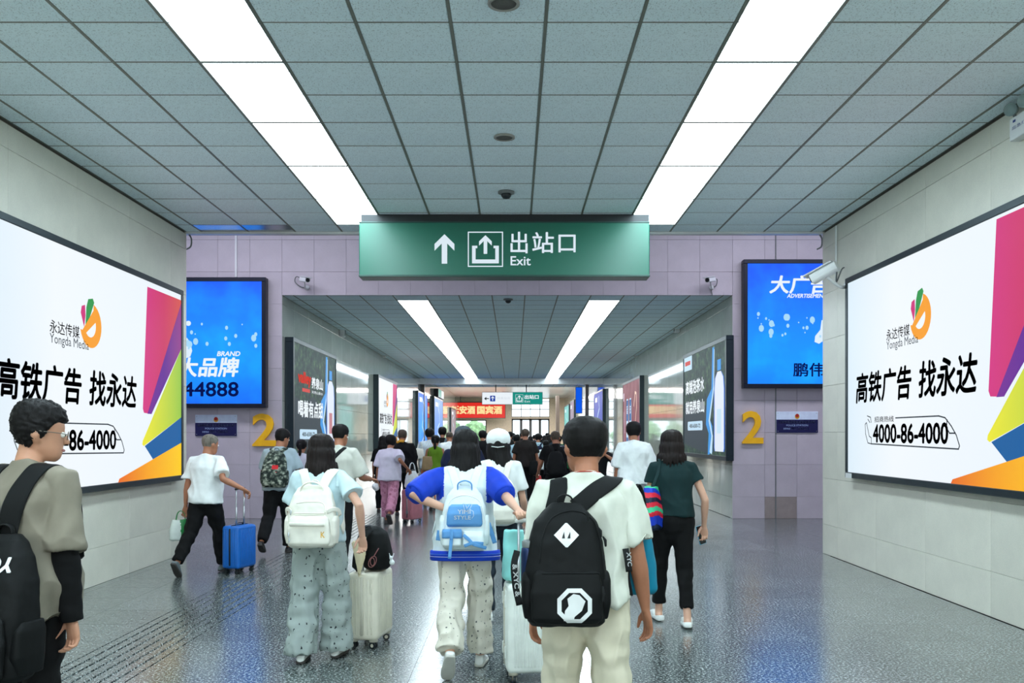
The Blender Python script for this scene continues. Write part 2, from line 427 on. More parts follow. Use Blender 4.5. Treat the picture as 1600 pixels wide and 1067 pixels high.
g = BM(); box(g, (-16.2, YC, 6.3), (16.2, YM+.3, 6.4)); struct('ceiling_passage', g, M_ctile)
# surface conduits on the mauve wall
g = BM(); x = W(369, 0, YM).x; box(g, (x-.02, YM-.025, W(0, 433, YM).z), (x+.02, YM+.002, 6.2)); tag(part('conduit', g, M_white), 'white conduit running down to the left blue lightbox', 'conduit')
g = BM(); x = W(1212, 0, YM).x; box(g, (x-.012, YM-.006, 0), (x+.012, YM+.002, 6.2)); tag(part('conduit', g, M_grey), 'thin dark joint strip behind the right blue lightbox', 'conduit')
# tunnel
YE = 75.
g = BM(); box(g, (XL-.1, YM+.3, HT+.05), (XR+.1, 51, HT+.3)); ct = struct('ceiling_tunnel', g, M_dark); ROOTM[ct.name] = Matrix.Identity(4)
g = BM(); gb = BM(); ys = [YM+.02+T*k for k in range(0, 52)]
for j in range(len(ys)-1):
    for i in range(len(cxs)-1):
        x0, x1, y0, y1 = cxs[i], cxs[i+1], ys[j], ys[j+1]
        if is_light(x0, x1) and j >= 1 and y1 < 43: continue
        box(g, (x0+.011, y0+.009, HT), (x1-.011, y1-.009, HT+.012))
for x in cxs: box(gb, (x-.012, YM, HT-.004), (x+.012, 51, HT+.06))
for y in ys: box(gb, (XL, y-.008, HT-.002), (XR, y+.008, HT+.04))
part('ceiling_tiling', g, M_ctile, ct, kind='stuff'); part('ceiling_grid', gb, M_tbar, ct)
for sname, x0 in (('left', -2.376), ('right', 1.512)):
    t = thing('strip_light', f'long bright {sname} ceiling light strip running down the tunnel', 'ceiling light', (x0+T/2, 30, HT))
    g = BM(); box(g, (x0+.02, ys[1]+.01, HT), (x0+T-.02, 43.0, HT+.01)); part('diffuser', g, M_panelT, t)
    g = BM()
    for x in (x0, x0+T-.02): box(g, (x, ys[1], HT-.01), (x+.02, 43.0, HT+.02))
    for k in range(1, 41, 2): box(g, (x0, ys[k]-.004, HT-.002), (x0+T, ys[k]+.004, HT+.004)) if k < 40 else None
    part('frame', g, M_tbar, t)
vt = cuts(0, HT, .408, .632)
for nm, X, s in (('wall_tunnel_left', XL, -1), ('wall_tunnel_right', XR, 1)):
    g = BM(); box(g, (min(X+s*.02, X+s*.3), YM+.3, 0), (max(X+s*.02, X+s*.3), YE, 6)); w = struct(nm, g, M_wjoint); ROOTM[w.name] = Matrix.Identity(4)
    fc = Face((X+s*.02, 0, 0), (0, -s, 0), normal=(-s, 0, 0)); j = BM()
    clad(w, fc, sorted(-s*y for y in cuts(YM+.02, YE, YM+1.0, 1.264)), vt, M_wall2, joined=(lambda a, b, c, d: min(-s*a, -s*b) > 28, j), gap=.002)
    part('wall_tiling', j, M_wall2, w, kind='stuff')
    g = BM(); box(g, (min(X, X+s*.02), 51, HT), (max(X, X+s*.02), YE, 6)); part('upper_panel', g, M_wall2, w)
g = BM(); box(g, (XL, 42.8, 4.1), (XR, 43.4, HT)); struct('trim_beam', g, M_steel)
M_bronze = mat('bronze_post', (92, 84, 78), rough=.4, metal=.3)
for nm, x0, x1, y, z in (('trim_post_left', XL, XL+.16, 43.5, 4.1), ('trim_post_right', 3.5, 3.66, 43.5, 4.1), ('trim_post_far_right', 2.83, 3.08, 60, 4.3)):
    g = BM(); box(g, (x0, y, 0), (x1, y+.3, z), .01); struct(nm, g, M_bronze)
g = BM(); box(g, (XL-.1, 51, 4.75), (XR+.1, YE, 4.9)); struct('ceiling_far_hall', g, mat('pale_pink_gloss', (236, 222, 222), rough=.25))
# far wall with doors and window grid
M_beige = mat('beige_stone', (240, 218, 192), rough=.4); M_glass = mat('door_glass', (235, 245, 250), rough=.02, var=0, bump=0)
def glassy(n, c): n.b.inputs['Transmission Weight'].default_value = 1; n.b.inputs['IOR'].default_value = 1.02
M_glass = mat('clear_glass', (250, 254, 255), rough=.0, var=0, bump=0, fn=glassy)
def fz(py): return EYE+(PY0-py)*YE/FPX
def fx(px): return (px-PX0)*YE/FPX
dx0, dx1 = fx(799.5), fx(858.5); wx0, wx1 = fx(714), fx(760); dt = fz(654); wt = 4.75
g = BM()
box(g, (XL-.3, YE, 0), (wx0, YE+.3, 5)); box(g, (wx1, YE, 0), (dx0, YE+.3, 5)); box(g, (dx1, YE, 0), (XR+.3, YE+.3, 5))
box(g, (wx0, YE, 0), (wx1, YE+.3, 1.0)); box(g, (wx0, YE, fz(656)), (wx1, YE+.3, 5)); box(g, (dx0, YE, dt-.0), (dx1, YE+.3, dt+.12)); box(g, (dx0, YE, 4.7), (dx1, YE+.3, 5))
struct('wall_far', g, M_beige)
M_dframe = mat('door_frame_grey', (64, 68, 70), rough=.5)
n4 = 4; w_ = (dx1-dx0)/n4
for k in range(n4):
    x = dx0+k*w_; d = BM()
    box(d, (x, YE+.1, 0), (x+.11, YE+.16, dt)); box(d, (x+w_-.11, YE+.1, 0), (x+w_, YE+.16, dt)); box(d, (x, YE+.1, dt-.14), (x+w_, YE+.16, dt)); box(d, (x, YE+.1, 0), (x+w_, YE+.16, .2)); box(d, (x, YE+.1, 1.0), (x+w_, YE+.16, 1.08))
    o = struct('door_%d' % (k+1), d, M_dframe); ROOTM[o.name] = Matrix.Identity(4)
    d = BM(); box(d, (x+.11, YE+.12, .2), (x+w_-.11, YE+.14, dt-.14)); part('pane', d, M_glass, o)
    d = BM(); cyl(d, (x+.16, YE+.05, .95), (x+.16, YE+.05, 1.35), .02, n=8); part('handle', d, M_steel, o)
g = BM()
for k in range(5): box(g, (dx0+k*(dx1-dx0)/4-.03, YE+.1, dt), (dx0+k*(dx1-dx0)/4+.03, YE+.16, 4.7))
for k in range(3): box(g, (dx0, YE+.1, dt+.12+k*(4.6-dt)/2.4), (dx1, YE+.16, dt+.18+k*(4.6-dt)/2.4))
o = struct('window_1', g, M_dframe); ROOTM[o.name] = Matrix.Identity(4)
for k in range(4):
    for r_ in range(3):
        z0 = dt+.18+r_*(4.6-dt)/2.4; z1 = min(4.7, z0+(4.6-dt)/2.4-.06)
        d = BM(); box(d, (dx0+k*w_+.03, YE+.12, z0), (dx0+(k+1)*w_-.03, YE+.14, z1)); part('pane', d, M_glass, o)
g = BM(); ww = .08
box(g, (wx0, YE+.1, 1.0), (wx0+ww, YE+.16, fz(656))); box(g, (wx1-ww, YE+.1, 1), (wx1, YE+.16, fz(656))); box(g, (wx0, YE+.1, fz(656)-ww), (wx1, YE+.16, fz(656))); box(g, (wx0, YE+.1, 1), (wx1, YE+.16, 1+ww))
o = struct('window_2', g, M_dframe); ROOTM[o.name] = Matrix.Identity(4)
d = BM(); box(d, (wx0+ww, YE+.12, 1+ww), (wx1-ww, YE+.14, fz(656)-ww)); part('pane', d, M_glass, o)
# bushes outside the far window
M_leaf = mat('bush_leaf', (150, 190, 140), rough=.8, var=.5, vscale=3)
for k, (x, z, r) in enumerate(((-6.0, 1.5, 1.1), (-3.5, 1.8, 1.1), (-1.2, 1.4, 1.0))):
    g = BM(); bmesh.ops.create_icosphere(g, subdivisions=4, radius=r)
    for v in g.verts: v.co = v.co*(1+.25*noise.noise(v.co*2.5+V((k*9, 0, 0)))+.1*noise.noise(v.co*9))+V((x, 80, z))
    box(g, (x-.08, 79.9, -.3), (x+.08, 80.1, z))
    tag(part('bush', g, M_leaf), ['green bush outside the far window, left edge', 'green bush outside the middle of the far window', 'green bush outside the far window, right edge'][k], 'bush')
g = BM(); box(g, (-30, 90, -.3), (30, 90.2, 0)); box(g, (-30, YE+.3, -.32), (30, 110, -.02)); struct('floor_forecourt', g, mat('forecourt_paving', (190, 195, 195), rough=.8))
# ------------------------------------------------------------------ signs and lightboxes
def em(name, rgb, s=1.): return mat(name, rgb, rough=.35, emit=s)
E_white = em('backlit_white', (238, 246, 252), 1.0); E_ink = mat('print_ink_dark', (36, 44, 52), rough=.5, bump=0)
E_navy = em('backlit_navy', (10, 24, 92), .8); E_lime = em('backlit_lime', (206, 216, 50)); E_blue = em('backlit_blue', (0, 92, 160)); E_purple = em('backlit_purple', (120, 40, 130))
M_frameD = mat('lightbox_frame', (36, 50, 56), rough=.35, metal=.5)
def lightbox(name, label, group, o, right, normal, w, h, dep, screen, fr=.07, cat='lightbox', fm=None):
    """o: bottom-left corner of the front face as seen by a viewer"""
    t = thing(name, label, cat, V(o), 0, group); f = Face(o, right, (0, 0, 1), normal)
    Mx = Matrix.Translation(f.o) @ Matrix((f.r, f.u, f.n)).transposed().to_4x4()
    g = BM()
    for lo, hi in (((0, 0, -dep), (w, fr, 0)), ((0, h-fr, -dep), (w, h, 0)), ((0, fr, -dep), (fr, h-fr, 0)), ((w-fr, fr, -dep), (w, h-fr, 0)), ((fr, fr, -dep), (w-fr, h-fr, -dep+.01))):
        box(g, lo, hi, .006, Mx)
    part('frame', g, fm or M_frameD, t)
    g = BM(); box(g, (fr, fr, -.03), (w-fr, h-fr, -.012), 0, Mx); part('screen', g, screen, t)
    f.o = f.o + f.n*(-.012)
    return t, f
GP = 'wall lightboxes'
def print_part(t, name, fn, m, label=None):
    g = BM(); fn(g); return part(name, g, m, t, label=label)
def media_ad(t, f, sx=1., small=False):
    """white advert with coloured bands; s = scale for the more distant copies"""
    s = sx; U = lambda pts: [(a*s, b*s) for a, b in pts]
    ax = tuple(f.r); base = f.r.dot(f.o)
    key = t.name
    gm = grad_emit('magenta_band'+key, [(0, (214, 44, 130)), (.5, (206, 44, 100)), (1, (214, 84, 70))], ax, base+3.4*s, base+4.6*s) if not small else em('backlit_magenta', (208, 40, 120))
    gl = grad_emit('lime_band'+key, [(0, (244, 236, 40)), (1, (150, 200, 70))], ax, base+3.3*s, base+4.6*s) if not small else E_lime
    go = grad_emit('orange_band'+key, [(0, (232, 96, 24)), (.45, (250, 165, 10)), (1, (255, 208, 10))], ax, base+2.6*s, base+4.6*s) if not small else em('backlit_orange', (250, 165, 10))
    gp = grad_emit('purple_band'+key, [(0, (120, 36, 150)), (.5, (96, 20, 150)), (1, (150, 60, 140))], ax, base+3.4*s, base+4.6*s) if not small else E_purple
    print_part(t, 'magenta_band', lambda g: f.poly(g, U([(3.50, 2.40), (3.37, .92), (3.40, .87), (3.60, .86), (4.59, 2.36), (4.59, 2.40)])), gm)
    print_part(t, 'purple_band', lambda g: f.poly(g, U([(4.59, 2.36), (3.50, .86), (3.62, .86), (4.59, 1.75)]), .003), gp)
    print_part(t, 'lime_band', lambda g: f.poly(g, U([(4.59, 1.75), (3.36, .53), (3.35, .49), (3.39, .47), (4.59, .84)]), .0035), gl)
    print_part(t, 'blue_band', lambda g: f.poly(g, U([(4.59, .84), (3.42, .47), (3.67, .30), (4.59, .50)]), .004), E_blue)
    print_part(t, 'orange_band', lambda g: f.poly(g, U([(4.59, .50), (2.73, .11), (2.70, .07), (4.59, .07)]), .0045), go)
    print_part(t, 'slogan', lambda g: (f.text(g, '高铁广告', .35*s, .92*s, 1.50*s, .35*s, .004, bold=.028, shear=.12), f.text(g, '找永达', 2.03*s, .92*s, 1.15*s, .36*s, .004, bold=.028, shear=.12)), E_ink)
    print_part(t, 'logo_lettering', lambda g: (f.text(g, '永达传媒', 1.23*s, 1.585*s, .58*s, .125*s, .004, bold=.008), f.text(g, 'Yongda Media', 1.23*s, 1.46*s, .78*s, .12*s, .004, bold=.004)), E_ink)
    # logo: orange ring with a cut and three leaves
    def swoosh(g):
        c = (2.06, 1.75); out = []
        o_ = [(c[0]+.235*math.cos(R(a)), c[1]+.235*math.sin(R(a))) for a in range(-165, 76, 12)]
        i_ = [(c[0]-.015+.125*math.cos(R(a)), c[1]+.0+.125*math.sin(R(a))) for a in range(60, -150, -12)]
        for k in range(len(o_)-1):
            a = k/(len(o_)-1); j0 = len(i_)-1-int(a*(len(i_)-1)); j1 = len(i_)-1-int((k+1)/(len(o_)-1)*(len(i_)-1))
            q = [o_[k], o_[k+1], i_[j1]] + ([i_[j0]] if j0 != j1 else [])
            f.poly(g, U(q), .004)
        f.poly(g, U([(1.85, 1.66), (2.12, 1.92), (2.17, 1.80), (1.90, 1.63)]), .0042)
    print_part(t, 'logo_ring', swoosh, em('backlit_amber', (250, 160, 20)))
    print_part(t, 'logo_leaf', lambda g: f.poly(g, U([(1.91, 1.72), (1.84, 1.86), (1.86, 1.93), (1.93, 1.95), (1.94, 1.84)]), .004), em('backlit_magenta', (208, 40, 120)))
    print_part(t, 'logo_leaf', lambda g: f.poly(g, U([(1.94, 1.74), (1.96, 1.93), (2.00, 2.02), (2.10, 2.04), (2.13, 2.00), (2.03, 1.83)]), .004), em('backlit_green', (40, 150, 70)))
    def train(g):
        w = .014*s; nose = [(2.45, .72), (2.58, .70), (2.70, .62), (2.80, .53), (2.86, .43), (2.84, .40)]
        f.line(g, U([(1.46, .72), (2.45, .72)]), w); f.line(g, U(nose), w); f.line(g, U([(2.84, .40), (.80, .43)]), w)
        f.line(g, U([(2.62, .68), (2.61, .60), (2.67, .55), (2.78, .55)]), w)
        f.line(g, U([(.80, .43), (.70, .44), (.63, .55), (.62, .66), (.66, .68)]), w*.8); f.line(g, U([(.66, .68), (.70, .60), (.74, .52), (.80, .50), (.80, .43)]), w*.8)
        f.line(g, U([(.70, .72), (.76, .68)]), w*.8); f.line(g, U([(.68, .76), (.78, .74), (.80, .68)]), w*.8)
    print_part(t, 'train_outline', train, E_ink)
    print_part(t, 'phone_number', lambda g: (f.text(g, '4000-86-4000', .86*s, .45*s, 1.78*s, .20*s, .004, bold=.03), f.text(g, '招商热线', .90*s, .68*s, .52*s, .065*s, .004, bold=.01)), E_ink)
LW = 4.66
g0 = lambda nm, f0, a, b: None
def white_screen(name, f_ax, lo, hi): return grad_emit(name, [(0, (222, 240, 252)), (.3, (244, 250, 255)), (1, (236, 246, 255))], f_ax, lo, hi)
t, f = lightbox('lightbox', 'huge white backlit advertisement with coloured bands on the left wall', None, (-4.43, 7.27, 1.03), (0, 1, 0), (1, 0, 0), LW, 2.54, .12, white_screen('white_print_left', (0, 1, 0), 7.2, 11.9))
media_ad(t, f)
t, f = lightbox('lightbox', 'huge white backlit advertisement with coloured bands on the right wall', None, (4.17, 11.2, 1.10), (0, -1, 0), (-1, 0, 0), LW, 2.50, .12, white_screen('white_print_right', (0, -1, 0), -11.2, -6.5))
media_ad(t, f)
print_part(t, 'maker_label', lambda g: f.rect(g, .04, -.0, .24, .06, .02), M_white, 'small white maker label on the frame corner')
# blue lightboxes on the mauve wall
def blue_ramp(name, lo, hi):
    def fn(n, c):
        tc = n.t.nodes.new('ShaderNodeNewGeometry'); sp = n.t.nodes.new('ShaderNodeSeparateXYZ'); n.t.links.new(tc.outputs['Position'], sp.inputs[0])
        m = n.new('ShaderNodeMapRange'); m.inputs[1].default_value = lo; m.inputs[2].default_value = hi; n.t.links.new(sp.outputs['Z'], m.inputs[0])
        r = n.ramp(m, 0, [(0, lin((0, 80, 200))), (.35, lin((0, 122, 225))), (.62, lin((0, 110, 232))), (1, lin((0, 70, 210)))])
        nz = n.noise(1.3, 3, n.coords('Object')); mx = n.new('ShaderNodeMix', data_type='RGBA', blend_type='ADD'); mx.inputs[0].default_value = .18
        rr = n.ramp(nz, 0, [(.45, (0, 0, 0, 1)), (.8, (0, .5, .8, 1))]); n.link(r, 0, mx, 6); n.link(rr, 0, mx, 7); n.t.links.new(mx.outputs[2], n.b.inputs['Emission Color'])
    return mat(name, (0, 120, 235), rough=.3, emit=1.7, fn=fn)
zb, zt = W(0, 637, 17.2).z, W(0, 433, 17.2).z; M_frameB = mat('lightbox_black_frame', (12, 22, 40), rough=.4, metal=.3)
B_scr = blue_ramp('blue_print', zb, zt); E_pale = em('backlit_pale_blue', (170, 220, 250))
def bokeh(f, g, u0, u1, v0, v1, seed, n=46):
    rr = random.Random(seed)
    for k in range(n):
        r = rr.choice((.012, .02, .03, .05)); f.disc(g, rr.uniform(u0, u1), rr.uniform(v0, v1), r, r*1.35, .003, n=10)
xl1 = W(415, 0, 17.2).x; wB = 3.4
t, f = lightbox('lightbox', 'bright blue lightbox on the mauve wall left of the tunnel', None, (xl1-wB, 17.2, zb), (1, 0, 0), (0, -1, 0), wB, zt-zb, .18, B_scr, .08, fm=M_frameB)
K = 17.2/FPX; u = lambda px: wB-(415-px)*K; v = lambda py: (637-py)*K
print_part(t, 'light_dots', lambda g: bokeh(f, g, u(190), u(400), v(545), v(505), 4), E_pale)['kind'] = 'stuff'
print_part(t, 'splash', lambda g: (f.poly(g, [(u(285), v(562)), (u(297), v(557)), (u(300), v(548)), (u(297), v(535)), (u(292), v(528)), (u(280), v(520))]), f.disc(g, u(294), v(505), .05)), em('backlit_bluewhite', (225, 242, 255)))
print_part(t, 'lettering', lambda g: (f.text(g, '大品牌', u(277), v(588), u(373)-u(277), v(559)-v(588), .004, bold=.03, shear=.15), f.text(g, 'BRAND', u(339), v(556), u(375)-u(339), v(549)-v(556), .004, bold=.03, shear=.2)), E_white)
print_part(t, 'phone_number', lambda g: f.text(g, '44888', u(286), v(619), u(372)-u(286), v(597)-v(619), .004, bold=.02), E_navy)
xr0 = W(1162, 0, 17.2).x; zb2, zt2 = W(0, 606, 17.2).z, W(0, 405, 17.2).z
t, f = lightbox('lightbox', 'bright blue lightbox on the mauve wall right of the tunnel', None, (xr0, 17.2, zb2), (1, 0, 0), (0, -1, 0), wB, zt2-zb2, .18, B_scr, .08, fm=M_frameB)
u = lambda px: (px-1162)*K; v = lambda py: (606-py)*K
print_part(t, 'light_dots', lambda g: bokeh(f, g, u(1180), u(1360), v(528), v(488), 9), E_pale)['kind'] = 'stuff'
print_part(t, 'splash', lambda g: f.poly(g, [(u(1273), v(534)), (u(1280), v(537)), (u(1290), v(530)), (u(1294), v(500)), (u(1284), v(500)), (u(1282), v(515)), (u(1274), v(525))]), em('backlit_bluewhite', (225, 242, 255)))
print_part(t, 'lettering', lambda g: (f.text(g, '大广告', u(1203), v(458), u(1296)-u(1203), v(431)-v(458), .004, bold=.03, shear=.15), f.text(g, 'ADVERTISEMENT', u(1230), v(465), u(1292)-u(1230), v(459)-v(465), .004, bold=.03, shear=.2)), E_white)
print_part(t, 'firm_name', lambda g: f.text(g, '鹏伟', u(1240), v(588), u(1288)-u(1240), v(567)-v(588), .004, bold=.02), E_navy)
# yellow figures 2 and police notices
M_yel = mat('yellow_numeral', (255, 190, 10), rough=.45)
def numeral(px0, py0, px1, py1, lab):
    fN = Face((0, YM-.0, 0), (1, 0, 0), normal=(0, -1, 0)); g = BM(); a = W(px0, py1, YM-.06); b = W(px1, py0, YM-.06)
    vs, fs = text_mesh('2', .02, 0); x0 = min(q.x for q in vs); x1 = max(q.x for q in vs); y0 = min(q.y for q in vs); y1 = max(q.y for q in vs)
    top = [g.verts.new((a.x+(q.x-x0)/(x1-x0)*(b.x-a.x), YM-.06, a.z+(q.y-y0)/(y1-y0)*(b.z-a.z))) for q in vs]
    for fc in fs:
        try: g.faces.new([top[i] for i in fc])
        except ValueError: pass
    r = bmesh.ops.extrude_face_region(g, geom=g.faces[:])
    for e in r['geom']:
        if isinstance(e, bmesh.types.BMVert): e.co.y += .055
    tag(part('wall_numeral', g, M_yel), lab, 'numeral')
numeral(394, 646, 431, 697, 'yellow raised numeral 2 on the wall left of the tunnel'); numeral(1160, 642, 1193, 693, 'yellow raised numeral 2 on the wall right of the tunnel')
M_band = mat('plaque_pale_blue', (214, 230, 250), rough=.4, bump=0); M_plq = mat('plaque_navy', (14, 18, 74), rough=.35, bump=0); M_gold = mat('badge_gold', (226, 170, 50), rough=.4, metal=.3); M_red = mat('badge_red', (176, 36, 24), rough=.5)
M_ptxt = mat('plaque_lettering', (170, 196, 240), rough=.5, bump=0)
for px0, lab in ((305, 'navy and pale police notice on the wall left of the tunnel'), (1213, 'navy and pale police notice on the wall right of the tunnel')):
    py0 = 648 if px0 < 800 else 643; a = W(px0, py0+33, YM-.02); wd, hh = 65*YM/FPX, 33*YM/FPX
    t = thing('police_notice', lab, 'sign', a); f = Face(a, (1, 0, 0), normal=(0, -1, 0))
    g = BM(); box(g, (a.x, YM-.02, a.z), (a.x+wd, YM, a.z+hh), .003); part('backing_plate', g, M_band, t)
    print_part(t, 'lower_field', lambda g: f.rect(g, 0, 0, wd, hh*.62, .002), M_plq)
    print_part(t, 'badge', lambda g: (f.disc(g, wd/2, hh*.77, .045, .05, .003)), M_gold)
    print_part(t, 'badge_centre', lambda g: (f.disc(g, wd/2, hh*.81, .035, .035, .005)), M_red)
    print_part(t, 'lettering', lambda g: (f.text(g, '延安铁路公安处延安站派出所', wd*.06, hh*.44, wd*.88, hh*.12, .004, bold=.01), f.text(g, 'POLICE STATION', wd*.24, hh*.31, wd*.52, hh*.08, .004), f.text(g, '报警电话', wd*.17, hh*.15, wd*.16, hh*.08, .004), f.text(g, '0911-2624110', wd*.36, hh*.14, wd*.42, hh*.11, .004, bold=.01)), M_ptxt)
    g = BM()
    for uu in (.03, wd-.03):
        for vv in (.03, hh-.03): f.disc(g, uu, vv, .008, d=.006, n=8)
    part('screw', g, M_steel, t)
# exit sign
M_green = mat('sign_green', (0, 96, 76), rough=.3, var=0, bump=.02, bscale=4, spec=.5, coat=.1); M_green.node_tree.nodes['Principled BSDF'].inputs['Coat Roughness'].default_value = .38; E_sign = em('sign_lettering', (226, 240, 250), .95)
def icon_arrow(f, g, cx, y0, y1, w, d=.004):
    h = y1-y0; sw = w*.28
    f.poly(g, [(cx-sw/2, y0), (cx+sw/2, y0), (cx+sw/2, y1-.2*h), (cx-sw/2, y1-.2*h)], d)
    f.poly(g, [(cx, y1), (cx-w/2, y1-.33*h), (cx-w/2, y1-.56*h), (cx, y1-.22*h)], d); f.poly(g, [(cx, y1), (cx, y1-.22*h), (cx+w/2, y1-.56*h), (cx+w/2, y1-.33*h)], d)
def icon_exit(f, g, x0, y0, s, d=.004):
    r = s*.025
    for a, b, c, e in ((0, 0, 1, .03), (0, .97, 1, 1), (0, 0, .03, 1), (.97, 0, 1, 1)): f.rect(g, x0+a*s, y0+b*s, x0+c*s, y0+e*s, d)
    for a, b, c, e in ((.12, .10, .88, .21), (.12, .1, .22, .60), (.78, .1, .88, .60), (.12, .53, .27, .60), (.73, .53, .88, .60)): f.rect(g, x0+a*s, y0+b*s, x0+c*s, y0+e*s, d+.0003)
    icon_arrow(f, g, x0+.5*s, y0+.37*s, y0+.9*s, s*.36, d)
DS = 11.3; a = W(561, 431, DS); b = W(1015, 347, DS); k = DS/FPX
t = thing('exit_sign', 'long green exit sign hanging from the near ceiling', 'sign', (0, DS+.1, HC)); g = BM()
box(g, (a.x, DS, a.z), (b.x, DS+.28, b.z), .01); part('sign_box', g, M_green, t)
g = BM(); box(g, (a.x+.02, DS+.03, b.z), (b.x, DS+.25, HC-.004), .006); part('mounting_channel', g, M_black, t, label='black channel between sign and ceiling')
g = BM(); box(g, (a.x-.004, DS-.008, a.z-.012), (b.x+.004, DS+.29, a.z+.012), .004); box(g, (a.x-.004, DS-.008, b.z-.01), (b.x+.004, DS+.29, b.z+.008), .004); part('edge_rail', g, mat('sign_rail', (4, 60, 52), rough=.4), t)
f = Face((a.x, DS, a.z), (1, 0, 0), normal=(0, -1, 0)); u = lambda px: (px-561)*k; v = lambda py: (431-py)*k
print_part(t, 'direction_arrow', lambda g: icon_arrow(f, g, u(694.5), v(412), v(366), u(710)-u(679)), E_sign)
print_part(t, 'exit_pictogram', lambda g: icon_exit(f, g, u(731), v(417), 55*k), E_sign)
print_part(t, 'lettering', lambda g: (f.text(g, '出', u(798), v(395.5), 26*k, 33*k, bold=.012), f.text(g, '站', u(832), v(395), 33*k, 32*k, bold=.012), f.text(g, '口', u(873), v(394), 26*k, 27*k, bold=.012), f.text(g, 'Exit', u(798), v(414.5), 31*k, 14*k, bold=.012)), E_sign)
# tunnel adverts
def forest(n, c):
    mp = n.coords('Object', (1, 1, 1)); a = n.noise(5, 6, mp, .7); r = n.ramp(a, 0, [(.35, lin((22, 40, 44))), (.52, lin((44, 70, 66))), (.68, lin((96, 130, 84))), (.8, lin((170, 190, 130)))]); n.link(r, 0, n.b, 'Emission Color')
S_forest = mat('forest_print', (60, 84, 76), rough=.3, emit=.8, fn=forest); E_slate = em('backlit_slate', (56, 68, 78), .8)
E_water = em('backlit_water', (60, 150, 226)); E_watl = em('backlit_water_light', (196, 226, 246)); E_red = em('backlit_red', (206, 60, 50)); M_rim = mat('bottle_outline', (40, 110, 220), emit=.9)
def water_ad(t, f, w, h, mode):
    P = lambda pts: [(x*w, y*h) for x, y in pts]
    print_part(t, 'dark_rock', lambda g: f.poly(g, P([(.03, .12), (.62, .04), (.60, .45), (.42, .55), (.25, .48), (.03, .52)]), .001), E_slate)
    print_part(t, 'waterfall', lambda g: (f.poly(g, P([(.62, .03), (.72, .06), (.72, .28), (.66, .35), (.74, .60), (.76, .95), (.72, .95), (.70, .60), (.60, .52), (.58, .30), (.64, .22)]), .002)), E_water)
    print_part(t, 'water_stream', lambda g: (f.poly(g, P([(.66, .06), (.70, .20), (.64, .33), (.74, .62), (.755, .93), (.765, .93), (.755, .60), (.67, .33), (.73, .20), (.71, .04)]), .003)), E_watl)
    bx = .84 if mode == 'l' else .86
    def bottle(g, s, d):
        f.poly(g, P([(bx-.085*s, .07), (bx+.085*s, .07), (bx+.095*s, .1), (bx+.095*s, .58), (bx+.08*s, .68), (bx+.035*s, .73), (bx-.035*s, .73), (bx-.08*s, .68), (bx-.095*s, .58), (bx-.095*s, .1)]), d)
    print_part(t, 'bottle_outline', lambda g: bottle(g, 1.12, .004), M_rim); print_part(t, 'bottle_picture', lambda g: bottle(g, .95, .006), em('backlit_pearl', (226, 234, 246)))
    print_part(t, 'bottle_cap', lambda g: f.poly(g, P([(bx-.035, .74), (bx+.035, .74), (bx+.035, .83), (bx-.035, .83)]), .006), E_water)
    print_part(t, 'bottle_label', lambda g: f.rect(g, (bx-.04)*w, .22*h, (bx+.04)*w, .42*h, .008), em('backlit_rose', (196, 130, 140)) if mode == 'l' else E_watl)
    if mode == 'l':
        print_part(t, 'red_lettering', lambda g: (f.text(g, 'valley', .10*w, .62*h, .26*w, .12*h, .004, bold=.05), f.rect(g, .18*w, .575*h, .34*w, .605*h, .004)), E_red)
        print_part(t, 'lettering', lambda g: (f.text(g, '养泉山', .38*w, .62*h, .26*w, .10*h, .004, bold=.03), f.text(g, '天然山泉水', .38*w, .575*h, .26*w, .025*h, .004, bold=.01), f.text(g, '喝着有点甜', .10*w, .36*h, .54*w, .14*h, .004, bold=.03)), E_white)
        pv = .17
    else:
        print_part(t, 'corner_label', lambda g: f.rrect(g, .03*w, .83*h, .24*w, .97*h, .03), E_watl); print_part(t, 'red_lettering', lambda g: f.rect(g, .06*w, .88*h, .20*w, .92*h, .004), E_red)
        print_part(t, 'lettering', lambda g: (f.text(g, '高端泡茶水', .08*w, .60*h, .46*w, .125*h, .004, bold=.03), f.text(g, '就用养泉山', .08*w, .41*h, .46*w, .12*h, .004, bold=.03)), E_white)
        pv = .25
    print_part(t, 'number_pill', lambda g: f.rrect(g, .13*w, pv*h, .50*w, (pv+.085)*h, .05), E_watl)
    print_part(t, 'pill_lettering', lambda g: f.text(g, '400-6500-72', .18*w, (pv+.025)*h, .27*w, .035*h, .004, bold=.02), E_ink)
hT = 2.45
t, f = lightbox('lightbox', 'dark green spring water advertisement at the start of the left tunnel wall', None, (-4.37, 17.62, 1.13), (0, 1, 0), (1, 0, 0), 4.3, hT, .17, S_forest, .09); water_ad(t, f, 4.3, hT, 'l')
t, f = lightbox('lightbox', 'dark green spring water advertisement at the start of the right tunnel wall', None, (4.13, 21.75, 1.13), (0, -1, 0), (-1, 0, 0), 4.45, hT, .15, S_forest, .09); water_ad(t, f, 4.45, hT, 'r')
t, f = lightbox('lightbox', 'white advertisement with coloured bands, second along the left tunnel wall', None, (-4.37, 28.7, 1.1), (0, 1, 0), (1, 0, 0), 4.66, 2.5, .17, E_white, .09); media_ad(t, f, 1., True)
def wine(n, c):
    r = n.ramp(n.noise(1.5, 2), 0, [(.3, lin((120, 50, 60))), (.7, lin((160, 96, 106)))]); n.link(r, 0, n.b, 'Emission Color')
S_wine = mat('wine_red_print', (140, 72, 82), emit=.9, fn=wine)
t, f = lightbox('lightbox', 'wine red advertisement with two blue bottles, second along the right tunnel wall', None, (4.13, 33.8, 1.0), (0, -1, 0), (-1, 0, 0), 4.6, 2.6, .15, S_wine, .09)
